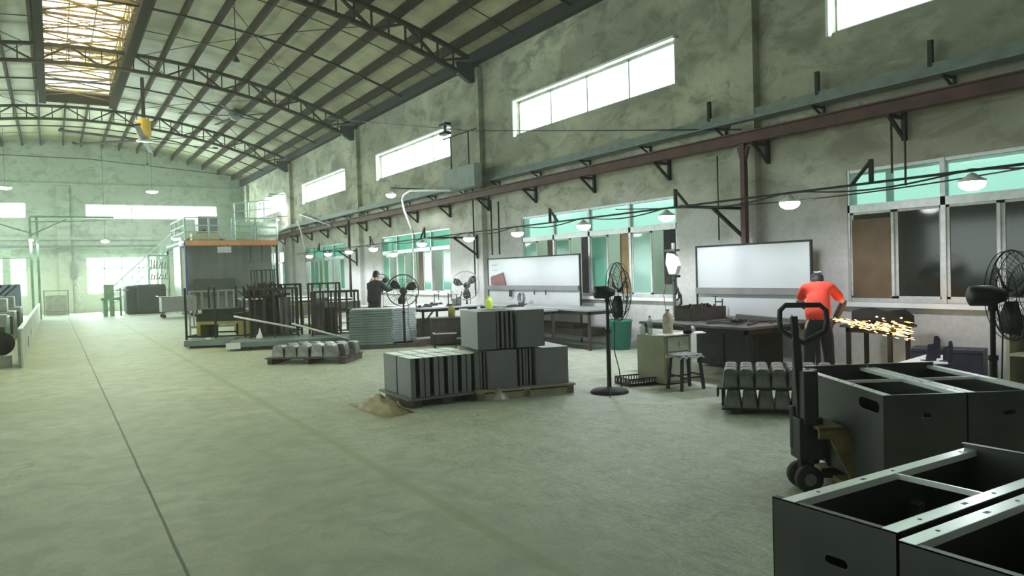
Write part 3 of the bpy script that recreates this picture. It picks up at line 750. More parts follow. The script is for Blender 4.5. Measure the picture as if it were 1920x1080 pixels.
def slot_panel(w, h, holes, thick=.004, n=10):
    """sheet in the local x-z plane with rounded slots (cx, cz, half length, half height)"""
    bm = bmesh.new()
    def loop(pts):
        vs = [bm.verts.new((x, 0, z)) for x, z in pts]
        return [bm.edges.new((vs[i], vs[(i + 1) % len(vs)])) for i in range(len(vs))]
    es = loop([(0, 0), (w, 0), (w, h), (0, h)])
    for cx, cz, a, r in holes:
        pts = [(cx + (a - r) + r * cos(t), cz + r * sin(t)) for t in [-pi / 2 + pi * i / n for i in range(n + 1)]]
        pts += [(cx - (a - r) + r * cos(t), cz + r * sin(t)) for t in [pi / 2 + pi * i / n for i in range(n + 1)]]
        es += loop(pts)
    bmesh.ops.triangle_fill(bm, use_beauty=True, edges=es)
    r = bmesh.ops.extrude_face_region(bm, geom=list(bm.faces))
    bmesh.ops.translate(bm, vec=(0, thick, 0), verts=[v for v in r['geom'] if isinstance(v, bmesh.types.BMVert)])
    return bm
def join_bm(mb, bm, M):
    me = bpy.data.meshes.new('tmp'); bm.to_mesh(me); bm.free()
    me.transform(M); mb.bm.from_mesh(me); bpy.data.meshes.remove(me)

CAB = mat('dark_folded_steel', (.075, .078, .072), .4, .3, .18, 2.2)
CABF = mat('painted_sheen_flange', (.92, .96, .96), .28, .25, .05, 5)  # window and lamp reflections on the flanges painted into the pale colour
# ------------------------------------------------------------------ open steel cabinets
def open_cabinet(name, label, loc, rz, ln, wd, h, z0=0.0, side_slot=False, ext=0.0):
    """long axis local +x, width local -y, near end at x=0"""
    t = thing(name, label, 'cabinet', (loc[0], loc[1], z0), rz, 'open steel cabinets')
    # end panel facing local -x with an oval hand hole
    p = MB(); join_bm(p, slot_panel(wd + ext, h, [(wd * .5 + ext, h * .79, .045, .016)]), Matrix.Translation((0, ext, 0)) @ R2(-pi / 2, 4, 'Z'))
    p.box(0, .03, -wd, ext, h - .004, h); p.box(0, .02, ext - .004, ext, 0, h); p.box(0, .02, -wd, -wd + .004, 0, h)
    p.build('end_panel', CAB, t)
    p = MB(); join_bm(p, slot_panel(wd, h + .03, [(wd * .5, h * .79, .045, .016)]), Matrix.Translation((ln - .004, 0, 0)) @ R2(-pi / 2, 4, 'Z'))
    p.box(ln - .03, ln, -wd, 0, h + .026, h + .03); p.build('end_panel', CAB, t)
    for s, y in ((0, -.004), (1, -wd)):
        p = MB(); hl = [(.19, h * .86, .14, .04)] if side_slot and s == 0 else []
        join_bm(p, slot_panel(ln - .01, h, hl), Matrix.Translation((.005, y, 0)))
        p.build('side_panel', CAB, t)
        f = MB(); a, b_ = (-.055, 0) if s == 0 else (-wd, -wd + .055)
        f.box(.004, ln - .004, a, b_, h, h + .003); y2 = a if s == 0 else b_
        f.box(.004, ln - .004, y2 - .0015, y2 + .0015, h - .025, h + .003)
        fo = f.build('top_flange', CABF, t)
        d = MB()
        for x in (.18, ln * .52, ln * .93): d.lathe([(.008, .0031), (.008, .0038)], (x, (a + b_) / 2, h), 10)
        d.box(ln * .35, ln * .35 + .03, (a + b_) / 2 - .008, (a + b_) / 2 + .008, h + .003, h + .0036)
        d.build('hole', BLACK, fo)
    p = MB(); p.box(ln * .5, ln * .5 + .012, -wd + .05, -.05, h - .02, h + .002); p.build('cross_rail', CABF, t)
    p = MB(); p.box(.01, ln - .01, -wd + .006, -.006, .06, .066); p.build('bottom_panel', CAB, t)
    p = MB(); p.box(ln * .62, ln * .66, -.06, -.01, .07, h * .8); p.build('inner_stiffener', GALV_DK, t); p = MB(); p.box(ln * .3, ln * .34, -wd + .01, -wd + .06, .07, h * .7); p.build('inner_stiffener', GALV_DK, t)
    return t
open_cabinet('steel_cabinet', 'open-topped steel cabinet at bottom right whose whole end and oval hand hole show', (2.33, 1.88), 0.0, 1.3, .455, .8, ext=.045)
open_cabinet('steel_cabinet', 'open-topped steel cabinet nearest the camera, cut by the bottom edge, hand hole unseen', (2.27, 1.385), 0.0, 1.36, .455, .8)
RC = math.atan2(.55 + .835, .835 - .55) * 0 + math.atan2(.835, .55)   # direction of their long axis
A0 = (4.65, 2.92)
open_cabinet('steel_cabinet', 'open-topped steel cabinet lifted on the pallet truck, slotted side toward the floor', A0, math.atan2(.87, .5), 1.32, .56, .67, .13, True)
v = Vector((.83, -.5, 0)).normalized()
open_cabinet('steel_cabinet', 'second open-topped steel cabinet on the truck forks, cut by the right edge of the view', (A0[0] + .57 * .867, A0[1] - .57 * .498), math.atan2(.87, .5), 1.32, .56, .67, .13)

# ------------------------------------------------------------------ pallet truck
t = thing('pallet_truck', 'dark hand pallet truck with looped handle and dull yellow forks under the lifted cabinets', 'pallet truck', (4.74, 3.6, 0), math.atan2(-.5, .867))
TY = mat('worn_yellow_paint', (.2, .15, .06), .7, 0, .3, 6)
b = MB(); b.M = R2(radians(-3), 4, 'Y'); b.box(-.03, .03, -.02, .02, .5, 1.12); b.box(-.022, .022, -.017, .017, 1.1, 1.3); b.build('handle_shaft', BLACK, t)
b = MB(); pts = []
for (y, z) in ((-.07, 1.14), (-.15, 1.19), (-.165, 1.26), (-.16, 1.34), (-.12, 1.38), (.12, 1.38), (.16, 1.34), (.165, 1.26), (.15, 1.19), (.07, 1.14), (0, 1.1)): pts.append((-.065, y, z))
b.M = R2(radians(-113), 4, 'Z'); pts = [(x + .065, y, z) for x, y, z in pts]; b.tube(pts, .02, 10, closed=True); lp = b.build('handle_loop', BLACK, t, True)
b = MB(); b.M = R2(radians(-113), 4, 'Z'); b.tube([(.0, -.02, 1.2), (.0, -.08, 1.31)], .007, 6); b.build('release_lever', ALU, lp)
b = MB(); b.box(-.08, .1, -.09, .09, .24, .55); b.box(-.05, .05, -.11, .11, .5, .9); b.cyl((.05, 0, .2), (.05, 0, .9), .05); b.cyl((-.06, .06, .3), (-.06, .06, .62), .03); b.build('hydraulic_pump', BLACK, t, bevel=.008)
for y in (-.075, .075):
    b = MB(); b.lathe([(.05, -.03), (.098, -.028), (.1, -.02), (.1, .02), (.098, .028), (.05, .03)], (-.01, y, .1), 28, (0, 1, 0)); wh = b.build('steer_wheel', RUBBER, t, True)
    b = MB(); b.lathe([(.045, -.032), (.045, .032)], (-.01, y, .1), 20, (0, 1, 0)); b.build('wheel_hub', GALV_DK, wh)
b = MB(); b.box(-.05, .05, -.03, .03, .08, .27); b.build('steer_fork', STEEL_DK, t)
b = MB()
for y in (-.2, .17): b.prism([(.02, y, .5), (.2, y, .5), (.42, y, .12), (.42, y, .05), (.28, y, .05), (.1, y, .42), (.02, y, .42)], (0, .03, 0))
b.box(.02, .2, -.2, .2, .48, .505); b.build('fork_frame', TY, t)
for y in (-.25, .1):
    b = MB(); b.box(.16, 1.3, y, y + .16, .085, .125); b.box(.16, 1.3, y, y + .01, .05, .12); b.box(.16, 1.3, y + .15, y + .16, .05, .12); fk = b.build('fork', TY, t)
    b = MB(); b.cyl((1.18, y + .04, .04), (1.18, y + .12, .04), .04, 14); b.build('load_roller', RUBBER, fk)

# ------------------------------------------------------------------ bent sheet hoods on pallets
def hood_mesh(w=.16, h=.2, d=.13, m=GALV_DK, taper=.7):
    b = MB(); n = 9; th = .006
    def prof(s, k):
        t = w / 2 * s * taper; c_ = min(.035, t * .45)
        return [(-w / 2 * s, 0), (-w / 2 * s * (taper + .08), h * .6), (-t, h - c_), (-t + c_ * .3, h - c_ * .35), (-t + c_, h), (t - c_, h), (t - c_ * .3, h - c_ * .35), (t, h - c_), (w / 2 * s * (taper + .08), h * .6), (w / 2 * s, 0)]
    o1 = prof(1, 0); i1 = [(x * .93, z * .97) for x, z in o1]
    k = len(o1)
    vs = []
    for (y, o_, i_) in ((-d / 2, o1, i1), (d / 2, [(x * .9, z * .96) for x, z in o1], [(x * .83, z * .93) for x, z in o1])):
        vs += [(x, y, z) for x, z in o_] + [(x, y, z) for x, z in i_]
    fs = []
    for i in range(k - 1):
        fs += [(i, i + 1, 2 * k + i + 1, 2 * k + i), (k + i + 1, k + i, 3 * k + i, 3 * k + i + 1), (i + 1, i, k + i, k + i + 1), (2 * k + i, 2 * k + i + 1, 3 * k + i + 1, 3 * k + i)]
    fs.append(tuple(range(2 * k, 3 * k)))
    fs.append((0, k, 3 * k, 2 * k)); fs.append((k - 1, 3 * k - 1, 4 * k - 1, 2 * k - 1))
    b._add(vs, fs)
    return b.build('bent_steel_hood', m, None, False, .004)
ORD = ['first', 'second', 'third', 'fourth', 'fifth', 'sixth', 'seventh', 'eighth', 'ninth', 'tenth', 'eleventh', 'twelfth']
HP = Vector((6.42, 5.98, 0)); hu = Vector((.66, -.75, 0)).normalized(); hv = Vector((.75, .66, 0)).normalized(); hrz = math.atan2(hu.y, hu.x)
h0 = hood_mesh(.182, .215, .14, mat('dusty_hood_steel', (.17, .18, .15), .6, .1, .3, 9), .78)
first = True
for tier, z in (('lower', .07), ('upper', .305)):
    for row in range(3):
        for k in range(11):
            if (row == 0 and k > 6) or (tier == 'lower' and row > 0): continue
            p = HP + hu * (.1 + k * .175 + (.03 if tier == 'lower' else 0)) + hv * (.08 + row * .24); jz = random.uniform(-.06, .06)
            o = h0 if first else h0.copy()
            if not first: COL.objects.link(o)
            first = False
            o.location = (p.x, p.y, z); o.rotation_euler = (0, 0, hrz + pi + jz)
            tag(o, 'dull bent steel hood, %s tier, %s row, %s from the left, two-tier pallet' % (tier, ('front', 'middle', 'back')[row], ORD[k]), 'hood', 'steel hoods on the two-tier pallet')
t = thing('steel_pallet', 'low dark pallet with a raised shelf holding rows of grey hoods', 'pallet', (HP.x, HP.y, 0), hrz)
b = MB(); b.box(0, 2.0, 0, .75, .045, .068); b.box(.1, .22, .02, .72, 0, .045); b.box(1.8, 1.9, .02, .72, 0, .045); b.box(.95, 1.07, .02, .72, 0, .045); b.build('base', STEEL_DK, t)
b = MB(); b.box(-.03, 2.0, -.02, .75, .285, .303); b.box(-.05, -.03, -.02, .2, .2, .303); b.build('shelf', STEEL_DK, t)
b = MB()
for x in (0.01, 1.97):
    for y in (.2, .73): b.bar((x, y, .06), (x, y, .29), .03)
b.build('shelf_post', STEEL_DK, t)
# far hood pallet
HP2 = Vector((3.5, 14.95, 0)); dirp = Vector((4.45 - 3.6, 13.75 - 15.35 + .9, 0)).normalized(); rz2 = -.7
pu = Vector((cos(rz2), sin(rz2), 0)); pv = Vector((-sin(rz2), cos(rz2), 0))
SHINY = mat('brighter_bent_steel', (.34, .34, .33), .35, .45, .25, 9)
h2 = hood_mesh(.27, .24, .2, SHINY, .8)
first = True
for row in range(3):
    for k in range(5):
        o = h2 if first else h2.copy()
        if not first: COL.objects.link(o)
        first = False
        p = HP2 + pu * (.2 + k * .265 + row * .1) + pv * (.16 + row * .3)
        o.location = (p.x, p.y, .135); o.rotation_euler = (random.uniform(-.1, .1), 0, rz2 + pi + random.uniform(-.2, .2))
        tag(o, 'shiny bent steel hood, %s row, %s from the left, lone pallet on open floor' % (('front', 'middle', 'back')[row], ORD[k]), 'hood', 'steel hoods on the lone pallet')
t = thing('wooden_pallet', 'dirty low wooden pallet on the open floor carrying shiny hoods', 'pallet', HP2[:], rz2)
b = MB()
for y in (.02, .28, .54, .8): b.box(-.05, 1.62, y, y + .17, .105, .13)
b.build('deck', WOOD_DK, t)
b = MB()
for x in (0, .75, 1.5): b.box(x, x + .1, .02, .95, 0, .105)
b.build('bearer', WOOD_DK, t)

# ------------------------------------------------------------------ folded steel boxes
def folded_box(w, d, h, label, loc, rz, group, m=GREYBOX, tm=None):
    """channel open toward local -y with inward lips and a lid plate; origin at the front left bottom corner"""
    t = thing('folded_box', label, 'box', loc, rz, group); s = .005; lip = min(.066, w * .34)
    b = MB(); b.box(0, s, 0, d, 0, h); b.box(w - s, w, 0, d, 0, h); b.box(0, w, d - s, d, 0, h); b.box(0, w, 0, d, 0, s)
    b.box(0, lip, 0, s, 0, h); b.box(w - lip, w, 0, s, 0, h); b.build('shell', m, t)
    b = MB(); b.box(.012, w - .012, .012, d - .012, h - .002, h + .004); b.build('top_plate', tm or m, t)
    b = MB(); b.box(lip * .2, w - lip * .2, d * .35, d * .35 + .004, .01, h - .01); b.build('inner_web', STEEL_DK, t)
    return t
LIGHTTOP = mat('lit_top_sheet', (.85, .9, .88), .4, .2, .06, 5)  # light falling on the box tops put into their colour
LP = Vector((3.79, 8.67, 0)); lrz = -.03
lu = Vector((cos(lrz), sin(lrz), 0)); lv = Vector((-sin(lrz), cos(lrz), 0))
for row in range(2):
    for k in range(5):
        p = LP + lu * (k * .197) + lv * (row * .5 + .005)
        folded_box(.184, .468, .5, 'grey steel box with lit top, %s row, %s from the left on its pallet' % ('front' if row == 0 else 'back', ORD[k]), (p.x, p.y, .124), lrz, 'steel boxes on the left pallet', GREYBOX, LIGHTTOP)
t = thing('pallet', 'low pallet with grey sheet tray under the ten lit-topped boxes', 'pallet', LP[:], lrz)
b = MB(); b.box(-.06, 1.04, -.05, 1.05, .1, .122); b.build('tray', GALV_DK, t)
b = MB()
for x in (.02, .45, .85): b.box(x, x + .12, 0, 1.0, 0, .1)
b.build('bearer', WOOD_DK, t)
def crumple(name, label, c, sx, sy, sz, m, seed, n=16):
    random.seed(seed); b = MB(); g = {}
    for i in range(n + 1):
        for j in range(n + 1):
            u, v_ = i / n * 2 - 1, j / n * 2 - 1; e = max(0, 1 - (u * u + v_ * v_) ** .5)
            z = sz * (e ** .8) * random.uniform(.55, 1.05) + .004
            g[i, j] = b.bm.verts.new((c[0] + sx * u * random.uniform(.9, 1.05), c[1] + sy * v_ * random.uniform(.9, 1.05), z))
    for i in range(n):
        for j in range(n):
            b.bm.faces.new([g[i, j], g[i + 1, j], g[i + 1, j + 1], g[i, j + 1]])
    o = b.build(name, m, None, True); return tag(o, label, 'wrapping')
FILM = mat('grubby_plastic_film', (.33, .31, .24), .35, 0, .2, 8)
crumple('packing_film', 'brown grubby packing film heaped at the left foot of the left box pallet', (3.5, 8.95), .24, .62, .2, mat('brown_film', (.3, .26, .17), .5, 0, .2, 6), 3)
crumple('packing_film', 'pale crumpled plastic film between the two box pallets', (4.98, 8.52), .13, .1, .19, mat('pale_film', (.5, .5, .45), .3, 0, .2, 9), 5, 10)
pipe_thing('twisted_strap', 'twisted pale strap on the floor at the corner of the left box pallet', [(3.62, 8.72, .1), (3.6, 8.6, .05), (3.66, 8.5, .03), (3.68, 8.4, .012)], .013, FILM, 'strap')
RP = Vector((4.68, 8.6, 0)); rrz = -.2
ru = Vector((cos(rrz), sin(rrz), 0)); rv = Vector((-sin(rrz), cos(rrz), 0))
t = thing('wooden_pallet', 'yellowish wooden pallet under the two-high dark grey boxes', 'pallet', (4.68, 8.56, 0), rrz)
b = MB(); b.box(-.02, 1.4, -.02, .95, .11, .135)
b.build('deck', WOOD, t)
b = MB()
for x in (0, .64, 1.28): b.box(x, x + .1, 0, .93, 0, .11)
b.box(0, 1.38, 0, .08, 0, .09); b.box(0, 1.38, .85, .93, 0, .09); b.build('bearer', WOOD, t)
def flat_box(w, d, h, label, lx, z, group, dy=.02):
    p = RP + ru * lx + rv * dy
    t = thing('folded_box', label, 'box', (p.x, p.y, z), rrz, group)
    b = MB(); b.box(0, w, 0, .005, 0, h); b.box(0, w, d - .005, d, 0, h); b.box(0, .005, 0, d, 0, h); b.box(w - .005, w, 0, d, 0, h); b.build('shell', GREYBOX, t)
    b = MB(); b.box(0, w, 0, d, h, h + .004); b.build('top_plate', mat('mid_grey_top', (.3, .31, .31), .42, .3, .08, 5), t)
for z, lv_, arr in ((.137, 'lower', (('c', .0, .075), ('c', .08, .075), ('f', .17, .42), ('c', .64, .085), ('c', .73, .085), ('f', .86, .48))),
                    (.665, 'upper', (('f', .05, .26), ('c', .33, .1), ('c', .46, .1), ('f', .6, .4)))):
    nf = nc = 0
    for kind, lx, w in arr:
        if kind == 'f':
            nf += 1; flat_box(w, .8, .5, 'grey steel box with plain broad face, %s one in the %s layer, wooden pallet' % (('left', 'right')[nf - 1], lv_), lx, z, 'steel boxes on the wooden pallet')
        else:
            nc += 1; p = RP + ru * lx + rv * .06
            folded_box(w, .7, .5, 'narrow grey steel channel, %s from left in the %s layer, wooden pallet' % (ORD[nc - 1], lv_), (p.x, p.y, z), rrz, 'steel boxes on the wooden pallet')
p = RP + ru * .1 + rv * .35
# ------------------------------------------------------------------ floor fans
def floor_fan(name, label, loc, top, head_dir, r=.375, base_r=.26, pole=True, motor_m=BLACK, guard_m=STEEL_DK, cord=True, blade_m=STEEL_DK):
    t = thing(name, label, 'fan', loc)
    hd = Vector(head_dir).normalized(); c = Vector((0, 0, top))
    if base_r:
        b = MB(); b.lathe([(base_r, 0), (base_r, .02), (base_r * .9, .045), (.05, .06), (.03, .08)], (0, 0, 0), 28); b.build('base', STEEL_DK, t, True)
    b = MB(); b.cyl((0, 0, .04), (0, 0, top * .62), .03); b.cyl((0, 0, top * .6), (0, 0, top - .09), .021); b.cyl((0, 0, top * .6), (0, 0, top * .63), .038); b.build('pole', STEEL_DK, t, True)
    b = MB(); b.tube([c - hd * .19, c - hd * .17, c - hd * .02, c + hd * .1], [.05, .085, .09, .05], 18); b.bar(c + Vector((0, 0, -.13)), c, .05); mo = b.build('motor', motor_m, t, True)
    s = hd.cross(Vector((0, 0, 1))).normalized(); u = s.cross(hd)
    g = MB(); fc = c + hd * .15
    for rr, off in ((r, 0), (r * .97, .05), (r * .7, .1), (r * .35, .12), (r * .97, -.05), (r * .6, -.07)):
        g.tube([fc + hd * off + (s * cos(a) + u * sin(a)) * rr for a in [2 * pi * i / 32 for i in range(32)]], .004 if rr != r else .008, 5, closed=True)
    for i in range(36):
        a = 2 * pi * i / 36; dd = s * cos(a) + u * sin(a)
        g.tube([fc + hd * .125 + dd * r * .15, fc + hd * .1 + dd * r * .7, fc + dd * r], .0025, 4)
        if i % 2: g.tube([fc - hd * .08 + dd * r * .2, fc - hd * .07 + dd * r * .6, fc + dd * r], .0025, 4)
    g.build('guard', guard_m, t)
    for k in range(3):
        bl = MB(); a0 = 2 * pi * k / 3 + .4; n = 6; vs = []; fs = []
        for i in range(n + 1):
            f = i / n; rad = r * (.14 + .76 * f); wd = .42 * (sin(pi * (.15 + .7 * f))) 
            for sg in (-1, 1):
                a = a0 + sg * wd
                dd = s * cos(a) + u * sin(a); vs.append(fc + dd * rad + hd * (.045 * sg)); vs.append(fc + dd * rad + hd * (.045 * sg + .006))
        for i in range(n):
            q = i * 4
            fs += [(q, q + 2, q + 6, q + 4), (q + 1, q + 5, q + 7, q + 3), (q, q + 4, q + 5, q + 1), (q + 2, q + 3, q + 7, q + 6)]
        bl._add(vs, fs); bl.build('blade', blade_m, t, True)
    if cord:
        b = MB(); b.tube([c + Vector((.05, 0, -.05)), Vector((.1, -.03, top * .75)), Vector((.09, -.02, top * .4)), Vector((.14, -.05, .3)), Vector((.17, -.05, .06))], .007, 6); b.build('power_cord', CABLE, t, True)
    return t
floor_fan('pedestal_fan', 'tall dark pedestal fan on a round base right of the box pallets', (6.41, 7.98, 0), 1.37, (.93, -.36, 0), .4)
floor_fan('pedestal_fan', 'brownish pedestal fan before the bright sheet stack and the standing worker', (7.02, 16.35, 0), 1.3, (.35, .93, .05), .38, .24, True, STEEL_BR, STEEL_BR, True, STEEL_BR)
floor_fan('pedestal_fan', 'dark pedestal fan at the right edge before the big window', (6.75, 3.25, 0), 1.37, (.6, -.5, 0), .38, .26)
floor_fan('pedestal_fan', 'wire-caged fan with dark motor against the pillar left of the middle whiteboard', (9.75, 18.3, 0), 1.33, (-.6, -.75, 0), .4, .24, True, STEEL_DK, ALU)
floor_fan('pedestal_fan', 'small dark fan just left of the worker in dark clothes', (8.1, 20.6, 0), 1.42, (-.2, -.9, 0), .3, .2)
pipe_thing('floor_cord', 'thin cord running over the round base of the tall pedestal fan', [(6.4, 8.0, .5), (6.38, 7.98, .3), (6.3, 7.85, .1), (6.22, 7.72, .03), (6.12, 7.62, .01)], .006, CABLE, 'cord')

# ------------------------------------------------------------------ wall boards
def board(label, y0, y1, z0, z1, rail_z, X=10.3, legs=True, low=True):
    t = thing('whiteboard', label, 'whiteboard', (X, 0, 0))
    b = MB(); b.box(0, .02, y0, y1, z0, z1); b.build('surface', mat('whiteboard_face', (.5, .53, .55), .22, 0, .04, 1.5), t)
    b = MB(); b.box(-.015, .025, y0, y1, z1, z1 + .03); b.box(-.015, .025, y0 - .03, y0, 0, z1 + .03); b.box(-.015, .025, y1, y1 + .03, 0, z1 + .03); b.build('frame', STEEL_DK, t)
    b = MB(); b.box(-.06, .0, y0, y1, rail_z, rail_z + .11); b.build('tool_rail', mat('dull_grey_rail', (.2, .2, .2), .5, 0, .1, 4), t)
    if low: b = MB(); b.box(.0, .02, y0, y1, .75, rail_z + .02); b.build('lower_sheet', mat('pale_lower_sheet', (.5, .52, .54), .5, 0, .05, 1), t)
    return t
board('bare whiteboard in a dark frame behind the orange-shirted worker', 7.5, 9.9, 1.24, 2.02, 1.18, 10.08)
t = board('whiteboard with a dark red card and marker lines, near the standing fan', 13.8, 18.0, 1.28, 2.02, 1.2)
b = MB()
for z in (1.86, 1.72, 1.57): b.box(-.003, 0, 17.5, 17.8, z, z + .012)
b.build('marker_lines', BLACK, t)
b = MB(); b.prism([(10.27, 17.82, 1.33), (10.27, 17.05, 1.33), (10.27, 17.2, 1.66), (10.27, 17.85, 1.54)], (.02, 0, 0))
tag(b.build('red_card', mat('dark_red_card', (.2, .07, .07), .6)), 'dark red card leaning on the rail of the middle whiteboard', 'card')
for y, lb in ((16.7, 'flat grey tag hanging under the rail of the middle whiteboard'), (15.6, 'small hook hanging at the middle of the middle whiteboard rail'), (15.1, 'small hook hanging right of centre on the middle whiteboard rail')):
    b = MB(); b.box(10.232, 10.242, y, y + (.14 if 'tag' in lb else .04), 1.02 if 'tag' in lb else 1.08, 1.2); tag(b.build('hanging_tag' if 'tag' in lb else 'hook', STEEL_DK), lb, 'tag' if 'tag' in lb else 'hook')
t = thing('coat', 'pale hanging coil of tubing below the middle whiteboard', 'hose', (10.1, 16.2, 0)); bpy.data.objects.remove(t)
b = MB()
for k in range(5): b.tube([(10.1 - k * .02, 15.95 + .1 * cos(a) * (1 + .06 * k), 1.0 + .14 * sin(a)) for a in [2 * pi * i / 20 for i in range(20)]], .012, 5, closed=True)
tag(b.build('hose_coil', mat('grey_hose', (.3, .31, .32), .5)), 'coiled grey hose standing on the bench under the middle whiteboard', 'hose')

# ------------------------------------------------------------------ benches
def bench(name, label, x0, x1, y0, y1, h, m_top, m_leg=STEEL_DK, th=.04, brace=False, shelf=None, leg=.05):
    t = thing(name, label, 'workbench', (x0, y0, 0)); X, Y = x1 - x0, y1 - y0
    b = MB(); b.box(0, X, 0, Y, h - th, h); b.build('tabletop', m_top, t, bevel=.004)
    n = max(2, int(Y / 2.4) + 1)
    for x in (.06, X - .06 - leg):
        for i in range(n):
            y = .06 + (Y - .12 - leg) * i / (n - 1)
            b = MB(); b.box(x, x + leg, y, y + leg, 0, h - th); b.build('leg', m_leg, t)
            if brace and x < .1:
                b = MB(); b.bar((x + leg / 2, y + leg / 2, h - .4), (x + .35, y + leg / 2, h - th), .035); b.build('brace', m_leg, t)
    b = MB(); b.box(.06, X - .06, .06, .1, h - th - .07, h - th); b.box(.06, X - .06, Y - .1, Y - .06, h - th - .07, h - th); b.box(.06, .1, .06, Y - .06, h - th - .07, h - th); b.box(X - .1, X - .06, .06, Y - .06, h - th - .07, h - th); b.build('apron', m_leg, t)
    if shelf: b = MB(); b.box(.08, X - .08, .08, Y - .08, shelf, shelf + .02); b.build('shelf', m_leg, t)
    return t
DKTOP = mat('oily_dark_top', (.06, .055, .05), .45, 0, .3, 5)
bench('workbench', 'dark oily workbench behind the stool, bare whiteboard above it', 8.25, 10.02, 7.2, 9.45, .8, DKTOP, STEEL_DK)
bench('workbench', 'long grey topped bench under the middle whiteboard', 9.3, 10.2, 12.2, 16.9, .85, mat('grey_bench_top', (.34, .35, .36), .4, .2, .1, 3), STEEL_BR, shelf=.25)
bench('workbench', 'white clamp-strewn bench in front of the wire-caged fan', 7.65, 9.3, 16.75, 19.2, .85, mat('pale_bench_top', (.6, .62, .64), .4, .2, .15, 8), STEEL_DK, brace=True)
bench('workbench', 'grey bench holding a pile of sheets left of the worker in dark clothes', 7.0, 7.9, 20.3, 22.1, .8, mat('grey_bench_top2', (.3, .3, .31), .5), STEEL_DK)
bench('workbench', 'small dark side bench by the wall where the sparks fly', 9.7, 10.3, 5.95, 6.75, .78, DKTOP, STEEL_DK)
# dark welding set box on that bench
b = MB(); b.prism([(9.95, 6.72, .781), (9.95, 5.97, .781), (9.95, 5.97, .9), (9.95, 6.1, .99), (9.95, 6.35, .95), (9.95, 6.6, 1.0), (9.95, 6.72, .96)], (.32, 0, 0))
tag(b.build('dark_tarp_heap', mat('sooty_cloth', (.008, .008, .01), .9, 0, .2, 8), None, True), 'sooty dark cover on the side bench below the big window', 'cover')

# things on the dark bench
t = thing('parts_box', 'open dark metal box of clamps and scrap on the dark workbench', 'box', (8.75, 8.75, .8), .1)
b = MB(); W_, D_, H_ = .9, .35, .2
b.box(0, W_, 0, .01, 0, H_); b.box(0, W_, D_ - .01, D_, 0, H_ + .04); b.box(0, .01, 0, D_, 0, H_); b.box(W_ - .01, W_, 0, D_, 0, H_); b.box(0, W_, 0, D_, 0, .01); b.build('tray', STEEL_BR, t)
random.seed(11); b = MB()
for _ in range(40): x, y = random.uniform(.05, .85), random.uniform(.05, .3); b.bar((x, y, .05), (x + random.uniform(-.15, .15), y + random.uniform(-.1, .1), random.uniform(.1, .27)), random.uniform(.01, .03))
tag(b.build('scrap', STEEL_DK, t), kind='stuff')
t = thing('tool_stand', 'upright bar with a white hanging cover and clamps left of the bare whiteboard', 'stand', (9.25, 9.65, 0))
b = MB(); b.box(-.02, .02, -.02, .02, .8, 2.1); b.box(-.1, .1, -.1, .1, .8, .82); b.build('upright', GALV_DK, t)
b = MB(); b.prism([(-.1, -.12, 1.9), (-.1, .06, 1.95), (-.1, .1, 1.75), (-.1, .02, 1.55), (-.1, -.14, 1.55), (-.1, -.2, 1.7)], (.09, 0, 0)); b.build('hanging_cover', WHITE, t, bevel=.01)
b = MB(); b.box(-.12, 0, -.16, .12, 1.95, 1.99); b.box(-.12, .0, -.16, -.06, 1.5, 1.54); b.build('bracket', STEEL_DK, t); b = MB()
for k in range(3): b.tube([(-.05, -.04 - .06 * k, 1.45 - .1 * k), (-.08, -.12 - .06 * k, 1.4 - .1 * k), (-.08, -.15 - .05 * k, 1.25 - .1 * k), (-.06, -.08 - .04 * k, 1.2 - .1 * k)], .018, 6)
b.build('clamp', STEEL_DK, t)
b = MB(); b.tube([(-.08, .06, 1.5), (-.1, .16, 1.2), (-.1, .12, .95), (-.05, .05, .85)], .006, 6); b.build('cable', mat('red_cable', (.3, .04, .05), .5), t)
t = thing('angle_grinder', 'dark angle grinder lying on the dark workbench with its cord', 'grinder', (8.65, 7.75, .8), .4)
b = MB(); b.tube([(0, 0, .05), (.1, 0, .06), (.26, .01, .05), (.32, .01, .045)], [.03, .042, .035, .02], 12); b.build('body', BLACK, t, True)
b = MB(); b.lathe([(.06, 0), (.06, .006)], (-.03, 0, .05), 18, (.3, 0, 1)); b.build('disc', STEEL_BR, t); b = MB(); b.tube([(.3, 0, .05), (.5, .1, .02), (.6, .3, .012), (.35, .5, .012)], .008, 6); b.build('cord', CABLE, t)
t = thing('bent_channel', 'long grey steel channel lying across the far side of the dark bench', 'channel', (9.3, 8.3, .8), -1.25)
b = MB(); b.M = R2(radians(4), 4, 'Y'); b.box(0, 1.1, -.06, -.055, .0, .1); b.box(0, 1.1, .055, .06, 0, .1); b.box(0, 1.1, -.06, .06, .095, .1); b.build('section', GALV_DK, t)
b = MB()
for k in range(9): b.bar((8.5 + random.uniform(-.1, 1.3), 8.2 + random.uniform(-.8, .7), .815), (8.6 + random.uniform(-.1, 1.2), 8.2 + random.uniform(-.8, .7), .815), .02)
tag(b.build('loose_strips', STEEL_BR), 'loose steel strips scattered over the dark workbench', 'steel strip', kind='stuff')

t = thing('under_bench_shade_block', 'added dark block deepening the shade under the dark oily workbench', 'block', (9.3, 7.9, 0)); b = MB(); b.box(0, .6, 0, 1.3, .04, .62); b.build('body', STEEL_DK, t, bevel=.01); b = MB(); b.box(-.012, 0, .05, .62, .1, .58); b.build('door', STEEL_DK, t); b = MB(); b.box(-.012, 0, .68, 1.25, .1, .58); b.build('door', STEEL_DK, t)  # dark block added to deepen the shade under the bench
